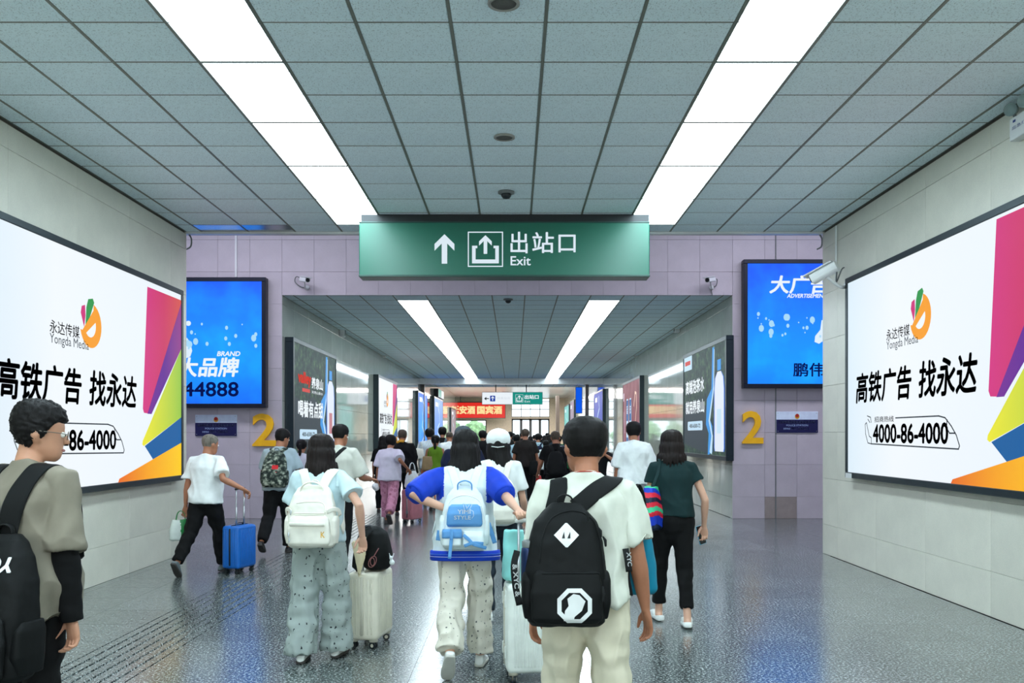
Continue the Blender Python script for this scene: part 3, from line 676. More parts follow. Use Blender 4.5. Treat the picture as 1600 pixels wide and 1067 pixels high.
for uu in (1.35, 2.2):
    print_part(t, 'bottle_picture', lambda g: f.poly(g, [(uu-.28, .35), (uu+.28, .35), (uu+.28, 1.7), (uu+.2, 1.95), (uu-.2, 1.95), (uu-.28, 1.7)], .003), E_watl)
    print_part(t, 'bottle_label', lambda g: (f.rect(g, uu-.24, 1.15, uu+.24, 1.9, .005), f.rect(g, uu-.24, .4, uu+.24, .55, .005)), E_blue)
    print_part(t, 'bottle_lettering', lambda g: f.text(g, '延安酒'[int(uu > 2)], uu-.14, 1.4, .28, .3, .007, bold=.02), E_white)
print_part(t, 'ribbon', lambda g: f.line(g, [(3.1, 1.65), (3.4, 2.1), (3.7, 2.05), (3.75, 1.6), (3.45, 1.0), (3.3, .5)], .09), em('backlit_peach', (244, 210, 190)))
print_part(t, 'ribbon', lambda g: f.line(g, [(3.8, .4), (4.05, .8), (4.3, 1.0)], .12), em('backlit_peach', (244, 210, 190)))
print_part(t, 'lettering', lambda g: (f.rect(g, .3, .4, .38, 1.5, .003), f.rect(g, .6, .7, .66, 1.9, .003), f.rect(g, .2, 1.9, .45, 2.2, .003)), em('backlit_rosewhite', (220, 200, 220)))
def bluead(name, label, o, r, n, w, h, scr, seed):
    t, f = lightbox(name, label, None, o, r, n, w, h, .15, scr, .09); rr = random.Random(seed); g = BM(); a = w*.45; pts = []
    for k in range(9): pts.append((w*(.35+.3*rr.random()), h*(.1+.8*k/8)))
    f.line(g, pts, .12, .003); part('pale_swirl', g, E_watl, t); g = BM(); f.rect(g, w*.15, h*.82, w*.4, h*.9, .003); part('lettering', g, E_white, t)
S_b1 = blue_ramp('blue_print_far', 1.0, 3.7); S_teal = em('backlit_teal', (120, 206, 200)); S_violet = em('backlit_violet', (70, 90, 190))
bluead('lightbox', 'bright blue advertisement, third along the left wall', (-4.4, 40.9, 1.0), (0, 1, 0), (1, 0, 0), 4.4, 2.7, S_b1, 1)
bluead('lightbox', 'periwinkle blue advertisement, fourth along the left wall', (-4.4, 49.2, .9), (0, 1, 0), (1, 0, 0), 6, 2.9, em('backlit_periwinkle', (90, 150, 235)), 2)
bluead('lightbox', 'greyish pink advertisement, fifth and farthest along the left wall', (-4.4, 62.5, .9), (0, 1, 0), (1, 0, 0), 5, 2.7, em('backlit_greypink', (170, 150, 160), .8), 3)
bluead('lightbox', 'blue and purple advertisement, third along the right wall', (4.13, 46.0, .9), (0, -1, 0), (-1, 0, 0), 4.6, 2.9, S_violet, 4)
bluead('lightbox', 'pale teal advertisement, farthest on the right wall', (4.13, 73.0, .9), (0, -1, 0), (-1, 0, 0), 6, 3.1, S_teal, 5)
bluead('lightbox', 'muted mauve advertisement, last but one on the right wall', (4.13, 65.5, .9), (0, -1, 0), (-1, 0, 0), 4.2, 3.2, em('backlit_mauve', (150, 120, 150), .8), 6)
# hanging screens and signs of the far hall
a = W(899, 646, 50); b = W(910, 604.5, 50)
t = thing('hanging_screen', 'narrow deep blue screen hanging high near the far right wall', 'screen', (a.x, 50, a.z)); g = BM(); box(g, (a.x, 50, a.z), (b.x, 50.12, b.z), .01); part('housing', g, M_black, t)
f = Face((a.x, 50, a.z), (1, 0, 0), normal=(0, -1, 0)); print_part(t, 'screen', lambda g: f.rect(g, .03, .03, b.x-a.x-.03, b.z-a.z-.03), em('backlit_royal', (10, 90, 235)))
g = BM(); cyl(g, ((a.x+b.x)/2, 50.06, b.z), ((a.x+b.x)/2, 50.06, HT), .02, n=8); part('hanger', g, M_black, t)
a = W(753, 632, 48); b = W(848, 612.5, 48); mx_ = W(801, 0, 48).x
t = thing('direction_sign', 'far hanging sign, white left half and green right half', 'sign', (a.x, 48, a.z)); g = BM(); box(g, (a.x, 48, a.z), (b.x, 48.15, b.z), .01); part('housing', g, M_steel, t)
f = Face((a.x, 48, a.z), (1, 0, 0), normal=(0, -1, 0)); Wd = b.x-a.x; Hd = b.z-a.z; wm_ = mx_-a.x
print_part(t, 'white_panel', lambda g: f.rect(g, .02, .02, wm_, Hd-.02), E_white); print_part(t, 'green_panel', lambda g: f.rect(g, wm_, .02, Wd-.02, Hd-.02), em('backlit_signgreen', (20, 150, 136), .9))
print_part(t, 'lettering', lambda g: (icon_exit(f, g, wm_+.15, .12, .42, .004), f.text(g, '出站口', wm_+.65, .30, .75, .22, .004, bold=.03), f.text(g, 'Exit', wm_+.65, .12, .3, .1, .004)), E_white)
def lefta(g): f.poly(g, [(.12, .32), (.24, .42), (.24, .22)], .004); f.rect(g, .2, .30, .38, .345, .004)
print_part(t, 'direction_arrow', lefta, E_ink)
def bi(g): f.rrect(g, .44, .17, .72, .48, .03, .004)
print_part(t, 'blue_pictogram', bi, em('backlit_deepblue', (20, 60, 160))); print_part(t, 'pictogram_arrow', lambda g: icon_arrow(f, g, .58, .22, .45, .16, .006), E_white)
print_part(t, 'pale_lettering', lambda g: f.text(g, '换乘站台', .82, .27, .7, .15, .004), em('backlit_palegrey', (214, 222, 232)))
for xx in (a.x+.75, a.x+2.4):
    g = BM(); cyl(g, (xx, 48.07, b.z), (xx, 48.07, HT), .025, n=8); part('hanger', g, M_black, t)
a = W(691.5, 636, 45); b = W(702, 615, 45)
t = thing('side_sign', 'small teal and white sign on the left wall past the beam', 'sign', (-4.3, 52, 3.3)); g = BM(); box(g, (-4.54, 50.6, 3.82), (-4.3, 54.5, 4.3), .01); part('housing', g, M_black, t)
f = Face((-4.3, 50.6, 3.82), (0, 1, 0), normal=(1, 0, 0)); print_part(t, 'green_panel', lambda g: f.rect(g, .1, .03, 2.2, .45), em('backlit_signgreen', (20, 150, 136), .9)); print_part(t, 'white_panel', lambda g: f.rect(g, 2.2, .03, 3.8, .45), E_white)
a = W(700, 653.5, 72); b = W(790, 627.5, 72)
t = thing('banner_sign', 'red illuminated signboard with yellow characters on the far wall', 'sign', (a.x, 72, a.z)); g = BM(); box(g, (a.x, 72, a.z), (b.x, 72.3, b.z), .01); part('housing', g, M_black, t)
f = Face((a.x, 72, a.z), (1, 0, 0), normal=(0, -1, 0)); print_part(t, 'red_panel', lambda g: f.rect(g, .04, .04, b.x-a.x-.04, b.z-a.z-.08), em('backlit_bannerred', (226, 32, 20)))
k = 72/FPX; print_part(t, 'lettering', lambda g: (f.text(g, '延安酒', 5*k, 7*k, 37*k, 12*k, .004, bold=.05), f.text(g, '国宾酒', 46*k, 7*k, 38*k, 12*k, .004, bold=.05)), em('backlit_cream', (255, 226, 160)))
for xx in (a.x+1, b.x-1):
    g = BM(); cyl(g, (xx, 72.1, b.z), (xx, 72.1, 4.75), .02, n=6); part('hanger', g, M_black, t)
# ceiling fittings
for px, py, r, lab in ((787, 3, .105, 'round ceiling speaker nearest the camera, cut by the top edge'), (788, 213, .1, 'round ceiling speaker in the middle of the near ceiling')):
    D = (HC-EYE)*FPX/(PY0-py); x = (px-PX0)*D/FPX
    t = thing('ceiling_speaker', lab, 'speaker', (x, D, HC)); Mx = Matrix.Translation((x, D, HC-.004))
    g = BM(); lathe(g, [(r, 0), (r, -.012), (r*.82, -.018), (r*.78, -.006), (r*.78, 0)], Mx, 28); part('rim', g, mat('speaker_rim', (150, 150, 144), rough=.5), t, True)
    g = BM(); lathe(g, [(r*.8, -.002), (r*.8, -.009), (.001, -.011)], Mx, 24); part('grille', g, mat('speaker_grille', (92, 92, 88), rough=.7, bump=.8, bscale=300), t, True)
for px, py, z, lab in ((791, 299, HC, 'small black dome camera on the ceiling above the green sign'), (794, 467, HT, 'small black dome camera on the tunnel ceiling')):
    D = (z-EYE)*FPX/(PY0-py); x = (px-PX0)*D/FPX; t = thing('dome_camera', lab, 'camera', (x, D, z)); Mx = Matrix.Translation((x, D, z-.004))
    g = BM(); lathe(g, [(.095, 0), (.095, -.02), (.07, -.03)], Mx, 24); part('base_ring', g, M_grey, t, True)
    g = BM(); lathe(g, [(.06, -.02), (.058, -.05), (.04, -.075), (.01, -.085)], Mx, 20); part('dome', g, M_black, t, True)
# bullet cameras
def bullet(loc, direc, L, r, base, lab, cable):
    d = V(direc).normalized(); loc = V(loc); t = thing('security_camera', lab, 'camera', base)
    up = V((0, 0, 1)); a, b = frame_of(d, V((0, 0, 1)).cross(d)); g = BM()
    tube(g, [loc-d*L/2, loc+d*L/2], [(r, r*.85)]*2, side=a, n=16, flat=(1, 1), e=4); part('body', g, M_white, t)
    g = BM(); u2 = a.cross(d)*(-1) if a.cross(d).z < 0 else a.cross(d)
    hc = loc+u2*(r*.95)+d*.03; tube(g, [hc-d*L*.5, hc+d*L*.6], [(r*1.2, r*.14)]*2, side=a, n=12, flat=(1, 1), e=5); part('sun_hood', g, M_white, t)
    g = BM(); tube(g, [loc+d*L*.48, loc+d*(L*.52)], [(r*.85, r*.72)]*2, side=a, n=16, flat=(1, 1)); cyl(g, loc+d*L*.5, loc+d*(L*.56), r*.5, n=14); part('lens', g, M_black, t)
    g = BM(); wire(g, [V(base), V(base)*.5+loc*.5-u2*(r*1.6), loc-u2*r*.8], r*.28, 8); cyl(g, V(base), V(base)+(loc-V(base)).normalized()*.03, r*.8, n=14); part('bracket', g, M_white, t)
    g = BM(); wire(g, cable, .009, 6); part('cable', g, M_grey, t)
K2 = 17.2
c1 = W(476, 437, 17.15); bullet(c1, (.85, -.75, -.22), .2, .055, W(480, 450, YM), 'small white security camera above the tunnel, left side', [W(476, 440, 17.2), W(464, 432, 17.3), W(461, 440, 17.35), W(470, 448, 17.38), W(480, 450, 17.38)])
c2 = W(1110, 437, 17.15); bullet(c2, (-.85, -.75, -.22), .2, .055, W(1112, 450, YM), 'small white security camera above the tunnel, right side', [W(1111, 440, 17.2), W(1120, 436, 17.3), W(1119, 446, 17.35), W(1112, 451, 17.38), W(1113, 461, 17.38)])
c3 = W(1288, 426, 11.1); c3.x = 3.88
bullet(c3, (-.75, .55, -.42), .34, .075, (XR-.001, 11.35, 3.55), 'large white security camera on a bracket beside the right lightbox', [c3+V((.12, -.08, .0)), (4.1, 11.3, 3.58), (4.2, 11.4, 3.75), (4.27, 11.5, 3.8)])
g = BM(); wire(g, [(XR-.02, 11.75, 4.4), (XR-.02, 11.75, 3.6)], .014, 6, 2); tag(part('conduit', g, M_white), 'thin white conduit above the large camera on the right wall', 'conduit')
for xx, yy, lab in ((W(296, 0, 12.36).x, 12.38, 'dangling cable end at the left wall corner'), (W(1283, 0, 12.36).x, 12.38, 'dangling cable end at the right wall corner')):
    g = BM(); wire(g, [(xx-.02, yy, 4.44), (xx+.02, yy, 4.36), (xx+.01, yy, 4.26), (xx-.05, yy, 4.22)], .012, 6); tag(part('cable', g, M_grey), lab, 'cable')
# emergency lamp, top right
c = V((XR-.0, 7.25, 0)); t = thing('emergency_light', 'white twin-headed emergency lamp high on the right wall', 'lamp', (XR, 7.35, 4.1))
g = BM(); box(g, (XR-.09, 7.10, 4.11), (XR-.0, 7.52, 4.30), .012, seg=2); part('housing', g, M_white, t)
f = Face((XR-.092, 7.50, 4.12), (0, -1, 0), normal=(-1, 0, 0)); print_part(t, 'marking', lambda g: (f.rect(g, .04, .13, .08, .15), f.text(g, '应急灯', .03, .07, .2, .03)), mat('marking_blue', (50, 70, 140), bump=0))
for yy in (7.50, 7.30):
    g = BM(); Mx = Matrix.Translation((XR-.08, yy, 4.375)) @ Matrix.Rotation(R(-100), 4, 'Y') @ Matrix.Rotation(R(40), 4, 'X')
    lathe(g, [(.025, -.05), (.045, -.03), (.055, .03), (.05, .035), (.042, .015), (.001, .01)], Mx, 20); part('lamp_head', g, mat('lamp_grey', (140, 162, 162), rough=.35), t, True)
    g = BM(); cyl(g, (XR-.05, yy, 4.29), (XR-.06, yy, 4.36), .014, n=8); part('swivel', g, M_grey, t)
# small wall lamps along the top of the tunnel walls
for side, Xw, lst in (('left', XL, ((531, 520), (597, 553), (640, 573))), ('right', XR, ((1062, 513), (997, 553), (950, 582)))):
    for k, (px, py) in enumerate(lst):
        D = abs((Xw)*FPX/(px-PX0)); z = EYE+(PY0-py)*D/FPX; s = -1 if Xw < 0 else 1
        t = thing('wall_speaker', f'small white box fixed near the ceiling on the {side} tunnel wall, {["nearest", "second", "third"][k]} one', 'speaker', (Xw, D, z)); g = BM()
        box(g, (min(Xw, Xw-s*.14), D-.09, z-.11), (max(Xw, Xw-s*.14), D+.09, z+.11), .02); part('housing', g, M_white, t)
        g = BM(); box(g, (min(Xw-s*.14, Xw-s*.145), D-.07, z-.08), (max(Xw-s*.14, Xw-s*.145), D+.07, z+.08), .001); part('grille', g, M_grey, t)
# ------------------------------------------------------------------ people
SKIN = [mat('skin_a', (198, 146, 118), rough=.55, var=.06, bump=.1, bscale=200, dist=.001), mat('skin_b', (168, 112, 84), rough=.55, var=.08, bump=.1, bscale=200, dist=.001), mat('skin_c', (214, 168, 144), rough=.55, var=.05, bump=.1, bscale=200, dist=.001)]
for m_ in SKIN: m_.node_tree.nodes['Principled BSDF'].inputs['Subsurface Weight'].default_value = .08; m_.node_tree.nodes['Principled BSDF'].inputs['Subsurface Radius'].default_value = (.02, .008, .004)
M_eye = mat('eye_white', (230, 228, 222), rough=.2, bump=0); M_iris = mat('eye_dark', (30, 22, 18), rough=.2, bump=0); M_lip = mat('lip', (176, 100, 92), rough=.5)
def hairmat(name, rgb, k=1.):
    def fn(n, c):
        w = n.noise(70, 4, n.coords('Object', (1, 1, .06)), .7); n.bump(w, 0, .6*k, .004)
        r = n.ramp(w, 0, [(.35, tuple(x*.5 for x in c[:3])+(1,)), (.7, tuple(x*1.6 for x in c[:3])+(1,))]); n.link(r, 0, n.b, 'Base Color')
    return mat(name, rgb, rough=.58, var=0, bump=0, fn=fn, spec=.22)
H_black = hairmat('black_hair', (13, 11, 12)); H_brown = hairmat('dark_brown_hair', (24, 16, 15)); H_grey = hairmat('grey_cropped_hair', (112, 106, 98)); H_gry2 = hairmat('greying_brown_hair', (84, 74, 64))
HEADR = [(.0, .030, .03, .078), (.018, .046, -.004, .094), (.045, .059, -.045, .099), (.08, .067, -.072, .097), (.115, .073, -.09, .093), (.15, .077, -.098, .094), (.18, .0745, -.096, .086), (.205, .063, -.084, .068), (.223, .042, -.058, .044), (.232, .018, -.03, .018)]
def head_bm(g, M, s=1.):
    rings = []
    for z, hw, yb, yf in HEADR:
        c = V((0, (yb+yf)/2, z)); rings.append([M @ (q*s) for q in sring(c, V((1, 0, 0)), V((0, 1, 0)), hw, (yf-yb)/2, 22, 2.2)])
    skin_rings(g, rings)
    tube(g, [M @ (V(p)*s) for p in ((0, .088, .125), (0, .104, .10), (0, .112, .088))], [(.009*s, .01*s), (.012*s, .012*s), (.015*s, .010*s)], side=M.to_3x3() @ V((1, 0, 0)), n=8)
    for sx in (-1, 1):
        tube(g, [M @ (V(p)*s) for p in ((sx*.070, -.004, .075), (sx*.082, -.012, .10), (sx*.078, -.008, .125))], [(.014*s, .007*s), (.020*s, .008*s), (.014*s, .007*s)], side=M.to_3x3() @ V((0, 1, 0)), n=10)
    return g
def head_rad(d):
    """distance from head centre (0,0,.135) to the surface of the head, direction d"""
    lo, hi = .02, .16
    for _ in range(14):
        m = (lo+hi)/2; p = d*m; z = p.z+.135; ins = False
        if 0 < z < .232:
            for (z0, w0, b0, f0), (z1, w1, b1, f1) in zip(HEADR, HEADR[1:]):
                if z0 <= z <= z1:
                    t = (z-z0)/(z1-z0); w = w0+(w1-w0)*t; yb = b0+(b1-b0)*t; yf = f0+(f1-f0)*t
                    ins = (abs(p.x)/w)**2.2+(abs(p.y-(yb+yf)/2)/((yf-yb)/2))**2.2 < 1; break
        if ins: lo = m
        else: hi = m
    return lo
def sstep(a, b, x):
    t = max(0, min(1, (x-a)/(b-a))); return t*t*(3-2*t)
HR_CACHE = {}
def hair_cap(M, s, th=.014, top=.02, nape=.045, front=.165, messy=.003, side=.10, seed=0, nu=56, nv=40, sparse=0.):
    """closed shell that stands proud of the scalp where hair grows and dips inside elsewhere"""
    g = BM(); rings = []
    for j in range(1, nv):
        ph = math.pi*j/nv; ring = []
        for i in range(nu):
            a = 2*math.pi*i/nu; d = V((math.sin(ph)*math.sin(a), -math.sin(ph)*math.cos(a), math.cos(ph)))
            key = (i, j, nu, nv)
            if key not in HR_CACHE: HR_CACHE[key] = head_rad(d)
            r = HR_CACHE[key]; z = .135+d.z*r; back = -d.y
            # hairline height around the head
            ln = nape if back > .35 else (nape+(side-nape)*sstep(.35, -.05, back) if back > -.1 else side+(front-side)*sstep(-.1, -.75, back))
            k = sstep(ln-.010, ln+.014, z); fade = .3+.7*sstep(nape, nape+.09, z)
            t = th*fade+(top-th)*sstep(.15, .235, z)
            n_ = noise.noise(V((d.x*9, d.y*9, d.z*9+seed)))*messy+noise.noise(V((d.x*26, d.y*26, d.z*14+seed)))*messy*.8
            rr = r+k*(t+n_)-(1-k)*.016
            ring.append(M @ ((d*rr+V((0, 0, .135)))*s))
        rings.append(ring)
    skin_rings(g, rings); return g
TORSO = [(.82, .10, .09, 0), (.88, .155, .11, -.01), (.94, .165, .118, -.012), (1.02, .150, .10, -.004), (1.12, .142, .095, 0), (1.22, .158, .105, 0), (1.31, .168, .108, 0), (1.37, .140, .085, -.004), (1.42, .080, .055, -.006), (1.46, .052, .05, -.004)]
SHIRT = [(.80, .196, .156, -.012), (.92, .194, .152, -.012), (1.00, .188, .140, -.006), (1.10, .180, .128, 0), (1.20, .178, .124, 0), (1.30, .184, .124, -.002), (1.36, .176, .112, -.006), (1.405, .140, .088, -.012), (1.435, .090, .068, -.014), (1.458, .064, .064, -.010)]
def interp(tab, z):
    if z <= tab[0][0]: return tab[0][1:]
    for a, b in zip(tab, tab[1:]):
        if a[0] <= z <= b[0]:
            t = (z-a[0])/(b[0]-a[0]); return tuple(x+(y-x)*t for x, y in zip(a[1:], b[1:]))
    return tab[-1][1:]
def hand(g, wrist, d, thumb, side, curl=.35, s=1., grip=False):
    """palm, four fingers and a thumb; d towards the fingertips, thumb: direction of the thumb side"""
    d = d.normalized(); l = (thumb-d*thumb.dot(d)).normalized(); n = l.cross(d).normalized()*side   # n: palm side
    h = BM()
    tube(h, [wrist-d*.02*s, wrist+d*.01*s, wrist+d*.04*s, wrist+d*.075*s, wrist+d*.092*s], [(.024*s, .018*s), (.027*s, .019*s), (.038*s, .017*s), (.041*s, .014*s), (.037*s, .011*s)], side=l, n=14)
    for k, (off, ln) in enumerate(((.030, .072), (.0105, .080), (-.0095, .074), (-.028, .058))):
        p = wrist+d*(.078*s)+l*(off*s); dr = (d+l*off*1.8).normalized(); pts = [p, p+dr*.012*s]; a = 0
        for seg, q in enumerate((.46, .30, .24)):
            a += curl*(.8+.12*k)*(1.0 if seg else .7); dd = (dr*math.cos(a)+n*math.sin(a)); pts.append(pts[-1]+dd*(ln*q*s))
        tube(h, pts, [.0098*s, .0096*s, .0086*s, .0078*s, .0064*s], n=9)
    p = wrist+d*.022*s+l*.024*s; t1 = (d*.72+l*.62+n*(.35 if not grip else .7)).normalized(); t2 = (d*.95+l*.15+n*(.35 if not grip else .9)).normalized()
    tube(h, [p-t1*.01*s, p+t1*.034*s, p+t1*.034*s+t2*.03*s, p+t1*.034*s+t2*.052*s], [.0145*s, .0115*s, .0095*s, .007*s], n=9)
    return h
def rotz(a): return Matrix.Rotation(a, 4, 'Z')
SHOE = [(-.072, .020, .030), (-.062, .031, .055), (-.03, .035, .085), (.0, .036, .10), (.04, .039, .082), (.085, .045, .058), (.13, .046, .047), (.165, .040, .040), (.19, .022, .028)]
def shoe(pos, f, up, s, kind='sneaker'):
    """pos: ankle joint; f: toe direction; up: leg-side normal of the sole"""
    f = f.normalized(); sd = f.cross(up).normalized(); up = sd.cross(f).normalized(); g = BM(); base = pos-up*.085*s
    def rings(tab, zf, wf, mi):
        rr = []
        for t, hw, zt in tab:
            z0, z1 = zf(zt); c = base+f*(t*s)+up*((z0+z1)/2*s); rr.append(sring(c, sd, up, hw*wf*s, (z1-z0)/2*s, 14, 2.8 if mi == 0 else 4))
        skin_rings(g, rr, mi)
    if kind == 'clog':
        rings([(-.07, .028, .05)] + [(-.05, .038, .05), (-.02, .040, .045)], lambda z: (.02, z), 1.05, 0)
        rings([(.0, .042, .06), (.03, .046, .085), (.07, .050, .085), (.12, .052, .072), (.165, .044, .058), (.19, .026, .040)], lambda z: (.02, z), 1.05, 0)
        rings([(t, hw, z) for t, hw, z in SHOE], lambda z: (0, .042), 1.22, 1)
    else:
        rings(SHOE, lambda z: (.012, z), 1.0, 0); rings(SHOE, lambda z: (0, .030), 1.10, 1)
    return g
FIG = {}
def person(key, label, px, D, H=1.70, yaw=0., w=1., lean=2., head=(0, 0), legs=((12, 4, 2), (-14, 20, 2)), foot=(None, None), arms=None, top=None, pants=None, shoes=None, hair=None, skin=0, vx=.011, group=None, xoff=0., fine=False, curl=(.4, .4), hem_fold=1., roll=0., hs=(1.10, 1.03, 1.0)):
    """yaw 0 walks away from the camera; legs: (forward swing, knee bend, outward) left then right, degrees;
    arms: left then right, either (forward, outward, elbow bend[, inward turn of forearm]) or ('to', world point[, pole])"""
    s = H/1.70; X = (px-PX0)*D/FPX; root = thing('person', label, 'person', (X+xoff, D, 0), R(yaw), group)
    Mw = ROOTM[root.name]; Mi = Mw.inverted()
    # legs
    hipw = .088*s*(.96+.04*w); LT, LS = .415*s, .405*s; A = .085*s
    rel = []
    for k, sx in ((0, -1), (1, 1)):
        a, kn, o = legs[k]; a, kn, o = R(a), R(kn), R(o)
        th = V((sx*math.sin(o), math.sin(a)*math.cos(o), -math.cos(a)*math.cos(o))); b = a-kn; sh = V((sx*math.sin(o)*.3, math.sin(b), -math.cos(b)))
        hip = V((sx*hipw, 0, 0)); knee = hip+th*LT; ank = knee+sh.normalized()*LS
        p = foot[k]
        if p is None: p = max(0, -math.degrees(b)*.9) if b < 0 else -math.degrees(b)*.2
        p = R(p); f = V((sx*.12, math.cos(p), -math.sin(p))).normalized(); up = V((0, math.sin(p), math.cos(p)))
        low = min((ank+f*t*s-up*A).z for t in (-.07, .14, .17))
        rel.append((hip, knee, ank, f, up, low))
    hz = -min(r[5] for r in rel)+.0015; O = V((0, 0, hz))
    L = [[O+r[0], O+r[1], O+r[2], r[3], r[4]] for r in rel]
    ln = R(lean); U = V((math.sin(R(roll)), math.sin(ln), math.cos(ln))).normalized(); F = V((0, math.cos(ln), -math.sin(ln))); Rr = F.cross(U).normalized(); F = U.cross(Rr).normalized()
    hip0 = .90*s
    def tp(x, y, z): return O+Rr*(x*s)+F*(y*s)+U*(z*s-hip0)      # torso point; z as standing height for 1.70 m
    sw = .172*(.5+.5*w)
    AU, AF = .31*s, .265*s
    J = []
    for k, sx in ((0, -1), (1, 1)):
        sh = tp(sx*sw, -.008, 1.385); spec = arms[k] if arms else (0, 8, 8)
        if spec[0] == 'to':
            T_ = Mi @ V(spec[1]); dv = T_-sh; dist = min(dv.length, (AU+AF)*.995); T_ = sh+dv.normalized()*dist
            pole = V(spec[2]) if len(spec) > 2 else V((sx*.5, -.6, -.5)); dn = dv.normalized(); ca = (AU*AU+dist*dist-AF*AF)/(2*AU*dist); ca = max(-1, min(1, ca))
            pp = (pole-dn*pole.dot(dn)).normalized(); el = sh+dn*(AU*ca)+pp*(AU*math.sqrt(max(0, 1-ca*ca))); wr = T_
        else:
            a, o, e = (R(q) for q in spec[:3]); inn = R(spec[3]) if len(spec) > 3 else R(e*0+4)
            d = Rr*(sx*math.sin(o))+F*(math.sin(a)*math.cos(o))-U*(math.cos(a)*math.cos(o)); el = sh+d*AU
            o2 = o-inn; d2 = Rr*(sx*math.sin(o2))+F*(math.sin(a+e)*math.cos(o2))-U*(math.cos(a+e)*math.cos(o2)); wr = el+d2*AF
        J.append((sh, el, wr))
    # body
    hy, hp = R(head[0]), R(head[1])
    HM = Matrix.Translation(tp(0, .022, 1.468)) @ Matrix((Rr, F, U)).transposed().to_4x4() @ Matrix.Rotation(-hy, 4, 'Z') @ Matrix.Rotation(-hp, 4, 'X') @ Matrix.Diagonal((*hs, 1))
    bd = BM()
    tube(bd, [tp(0, y, z) for z, a, b, y in TORSO], [(a*s*(.5+.5*w)*.93, b*s*.93) for z, a, b, y in TORSO], side=Rr, n=18)
    nw = .056*s*(.6+.4*w)
    tube(bd, [tp(0, -.02, 1.41), tp(0, -.012, 1.455), HM @ V((0, -.018, .03*s)), HM @ V((0, -.012, .08*s))], [nw*1.05, nw*1.0, nw*.95, nw*.95], side=Rr, n=16)
    for k, sx in ((0, -1), (1, 1)):
        sh, el, wr = J[k]
        tube(bd, [tp(sx*.05, -.01, 1.40), sh, sh.lerp(el, .3), sh.lerp(el, .75), el, el.lerp(wr, .25), el.lerp(wr, .7), wr], [.040*s, .042*s*w, .042*s*w, .038*s*w, .037*s*w, .040*s*w, .030*s*w, (.026*s, .02*s)], n=12)
        h_, kn, an, f, up = L[k]
        tube(bd, [h_+V((0, 0, .02)), h_.lerp(kn, .35), kn, kn.lerp(an, .3), kn.lerp(an, .75), an, an-up*.05*s], [.078*s, .074*s, .052*s, .052*s, .036*s, .034*s, .034*s], side=Rr, n=12)
        tube(bd, [an-up*.045*s-f*.03*s, an-up*.05*s+f*.1*s, an-up*.06*s+f*.15*s], [(.030*s, .03*s), (.036*s, .022*s), (.03*s, .015*s)], side=f.cross(up), n=10)
    head_bm(bd, HM, s)
    body = voxel(bd, vx*.8 if fine else vx, 3)
    g = BM(); g.from_mesh(body); bpy.data.meshes.remove(body)
    for k, sx in ((0, -1), (1, 1)):
        sh, el, wr = J[k]; d = (wr-el).normalized(); spec = arms[k] if arms else (0,)
        gr = curl[k] > .6
        th = F+Rr*(-sx*.35) if not gr else (Rr*(-sx)+F*.3)
        if abs(th.normalized().dot(d)) > .93: th = U
        hm = hand(g, wr, (d*.92-U*.18*(1 if gr else 0)).normalized(), th, sx, curl[k], s*.97, gr)
        if fine or vx < .013:
            me = voxel(hm, .0036 if fine else .005, 2, .4); merge_mesh(g, me); bpy.data.meshes.remove(me)
        else: merge(g, hm)
    for sx in (-1, 1):
        c = HM @ (V((sx*.031, .0868, .118))*s); t = BM(); bmesh.ops.create_uvsphere(t, u_segments=12, v_segments=8, radius=.0125*s); merge(g, t, Matrix.Translation(c), 1)
        c = HM @ (V((sx*.031, .0955, .118))*s); t = BM(); bmesh.ops.create_uvsphere(t, u_segments=8, v_segments=6, radius=.006*s); merge(g, t, Matrix.Translation(c), 2)
    t = BM(); tube(t, [HM @ (V(p)*s) for p in ((-.022, .092, .052), (0, .1005, .053), (.022, .092, .052))], [(.004*s, .004*s), (.006*s, .007*s), (.004*s, .004*s)], n=8); merge(g, t, None, 3)
    me = to_mesh(g); me.transform(Mw); part('body', me, [SKIN[skin], M_eye, M_iris, M_lip], root, True)
    info = dict(root=root, s=s, tp=lambda x, y, z: Mw @ tp(x, y, z), Rr=(Mw.to_3x3() @ Rr), F=(Mw.to_3x3() @ F), U=(Mw.to_3x3() @ U), J=[[Mw @ p for p in j] for j in J], HM=Mw @ HM, L=L, Mw=Mw)
    # shirt
    tpv = dict(m=None, hem=.84, loose=.0, sleeve=.75, sl_r=.066, sl_flare=.014, long=False, flare=.0, fold=1.0, mat2=None, neck=0)
    tpv.update(top or {}); lo = tpv['loose']; c = BM(); zs = [tpv['hem']]+[z for z in (.92, 1.0, 1.10, 1.20, 1.30, 1.36, 1.405, 1.435, 1.458) if z > tpv['hem']+.03]
    pts, rad = [], []
    for z in zs:
        a, b, y = interp(SHIRT, z); k = sstep(1.44, 1.30, z); fl = tpv['flare']*sstep(1.2, .8, z)
        pts.append(tp(0, y, z)); rad.append(((a*(.5+.5*w)+lo*k+fl)*s, (b*(.6+.4*w)+lo*k+fl*.8)*s))
    tube(c, pts, rad, side=Rr, n=26, flat=(1, 1), e=2.35)
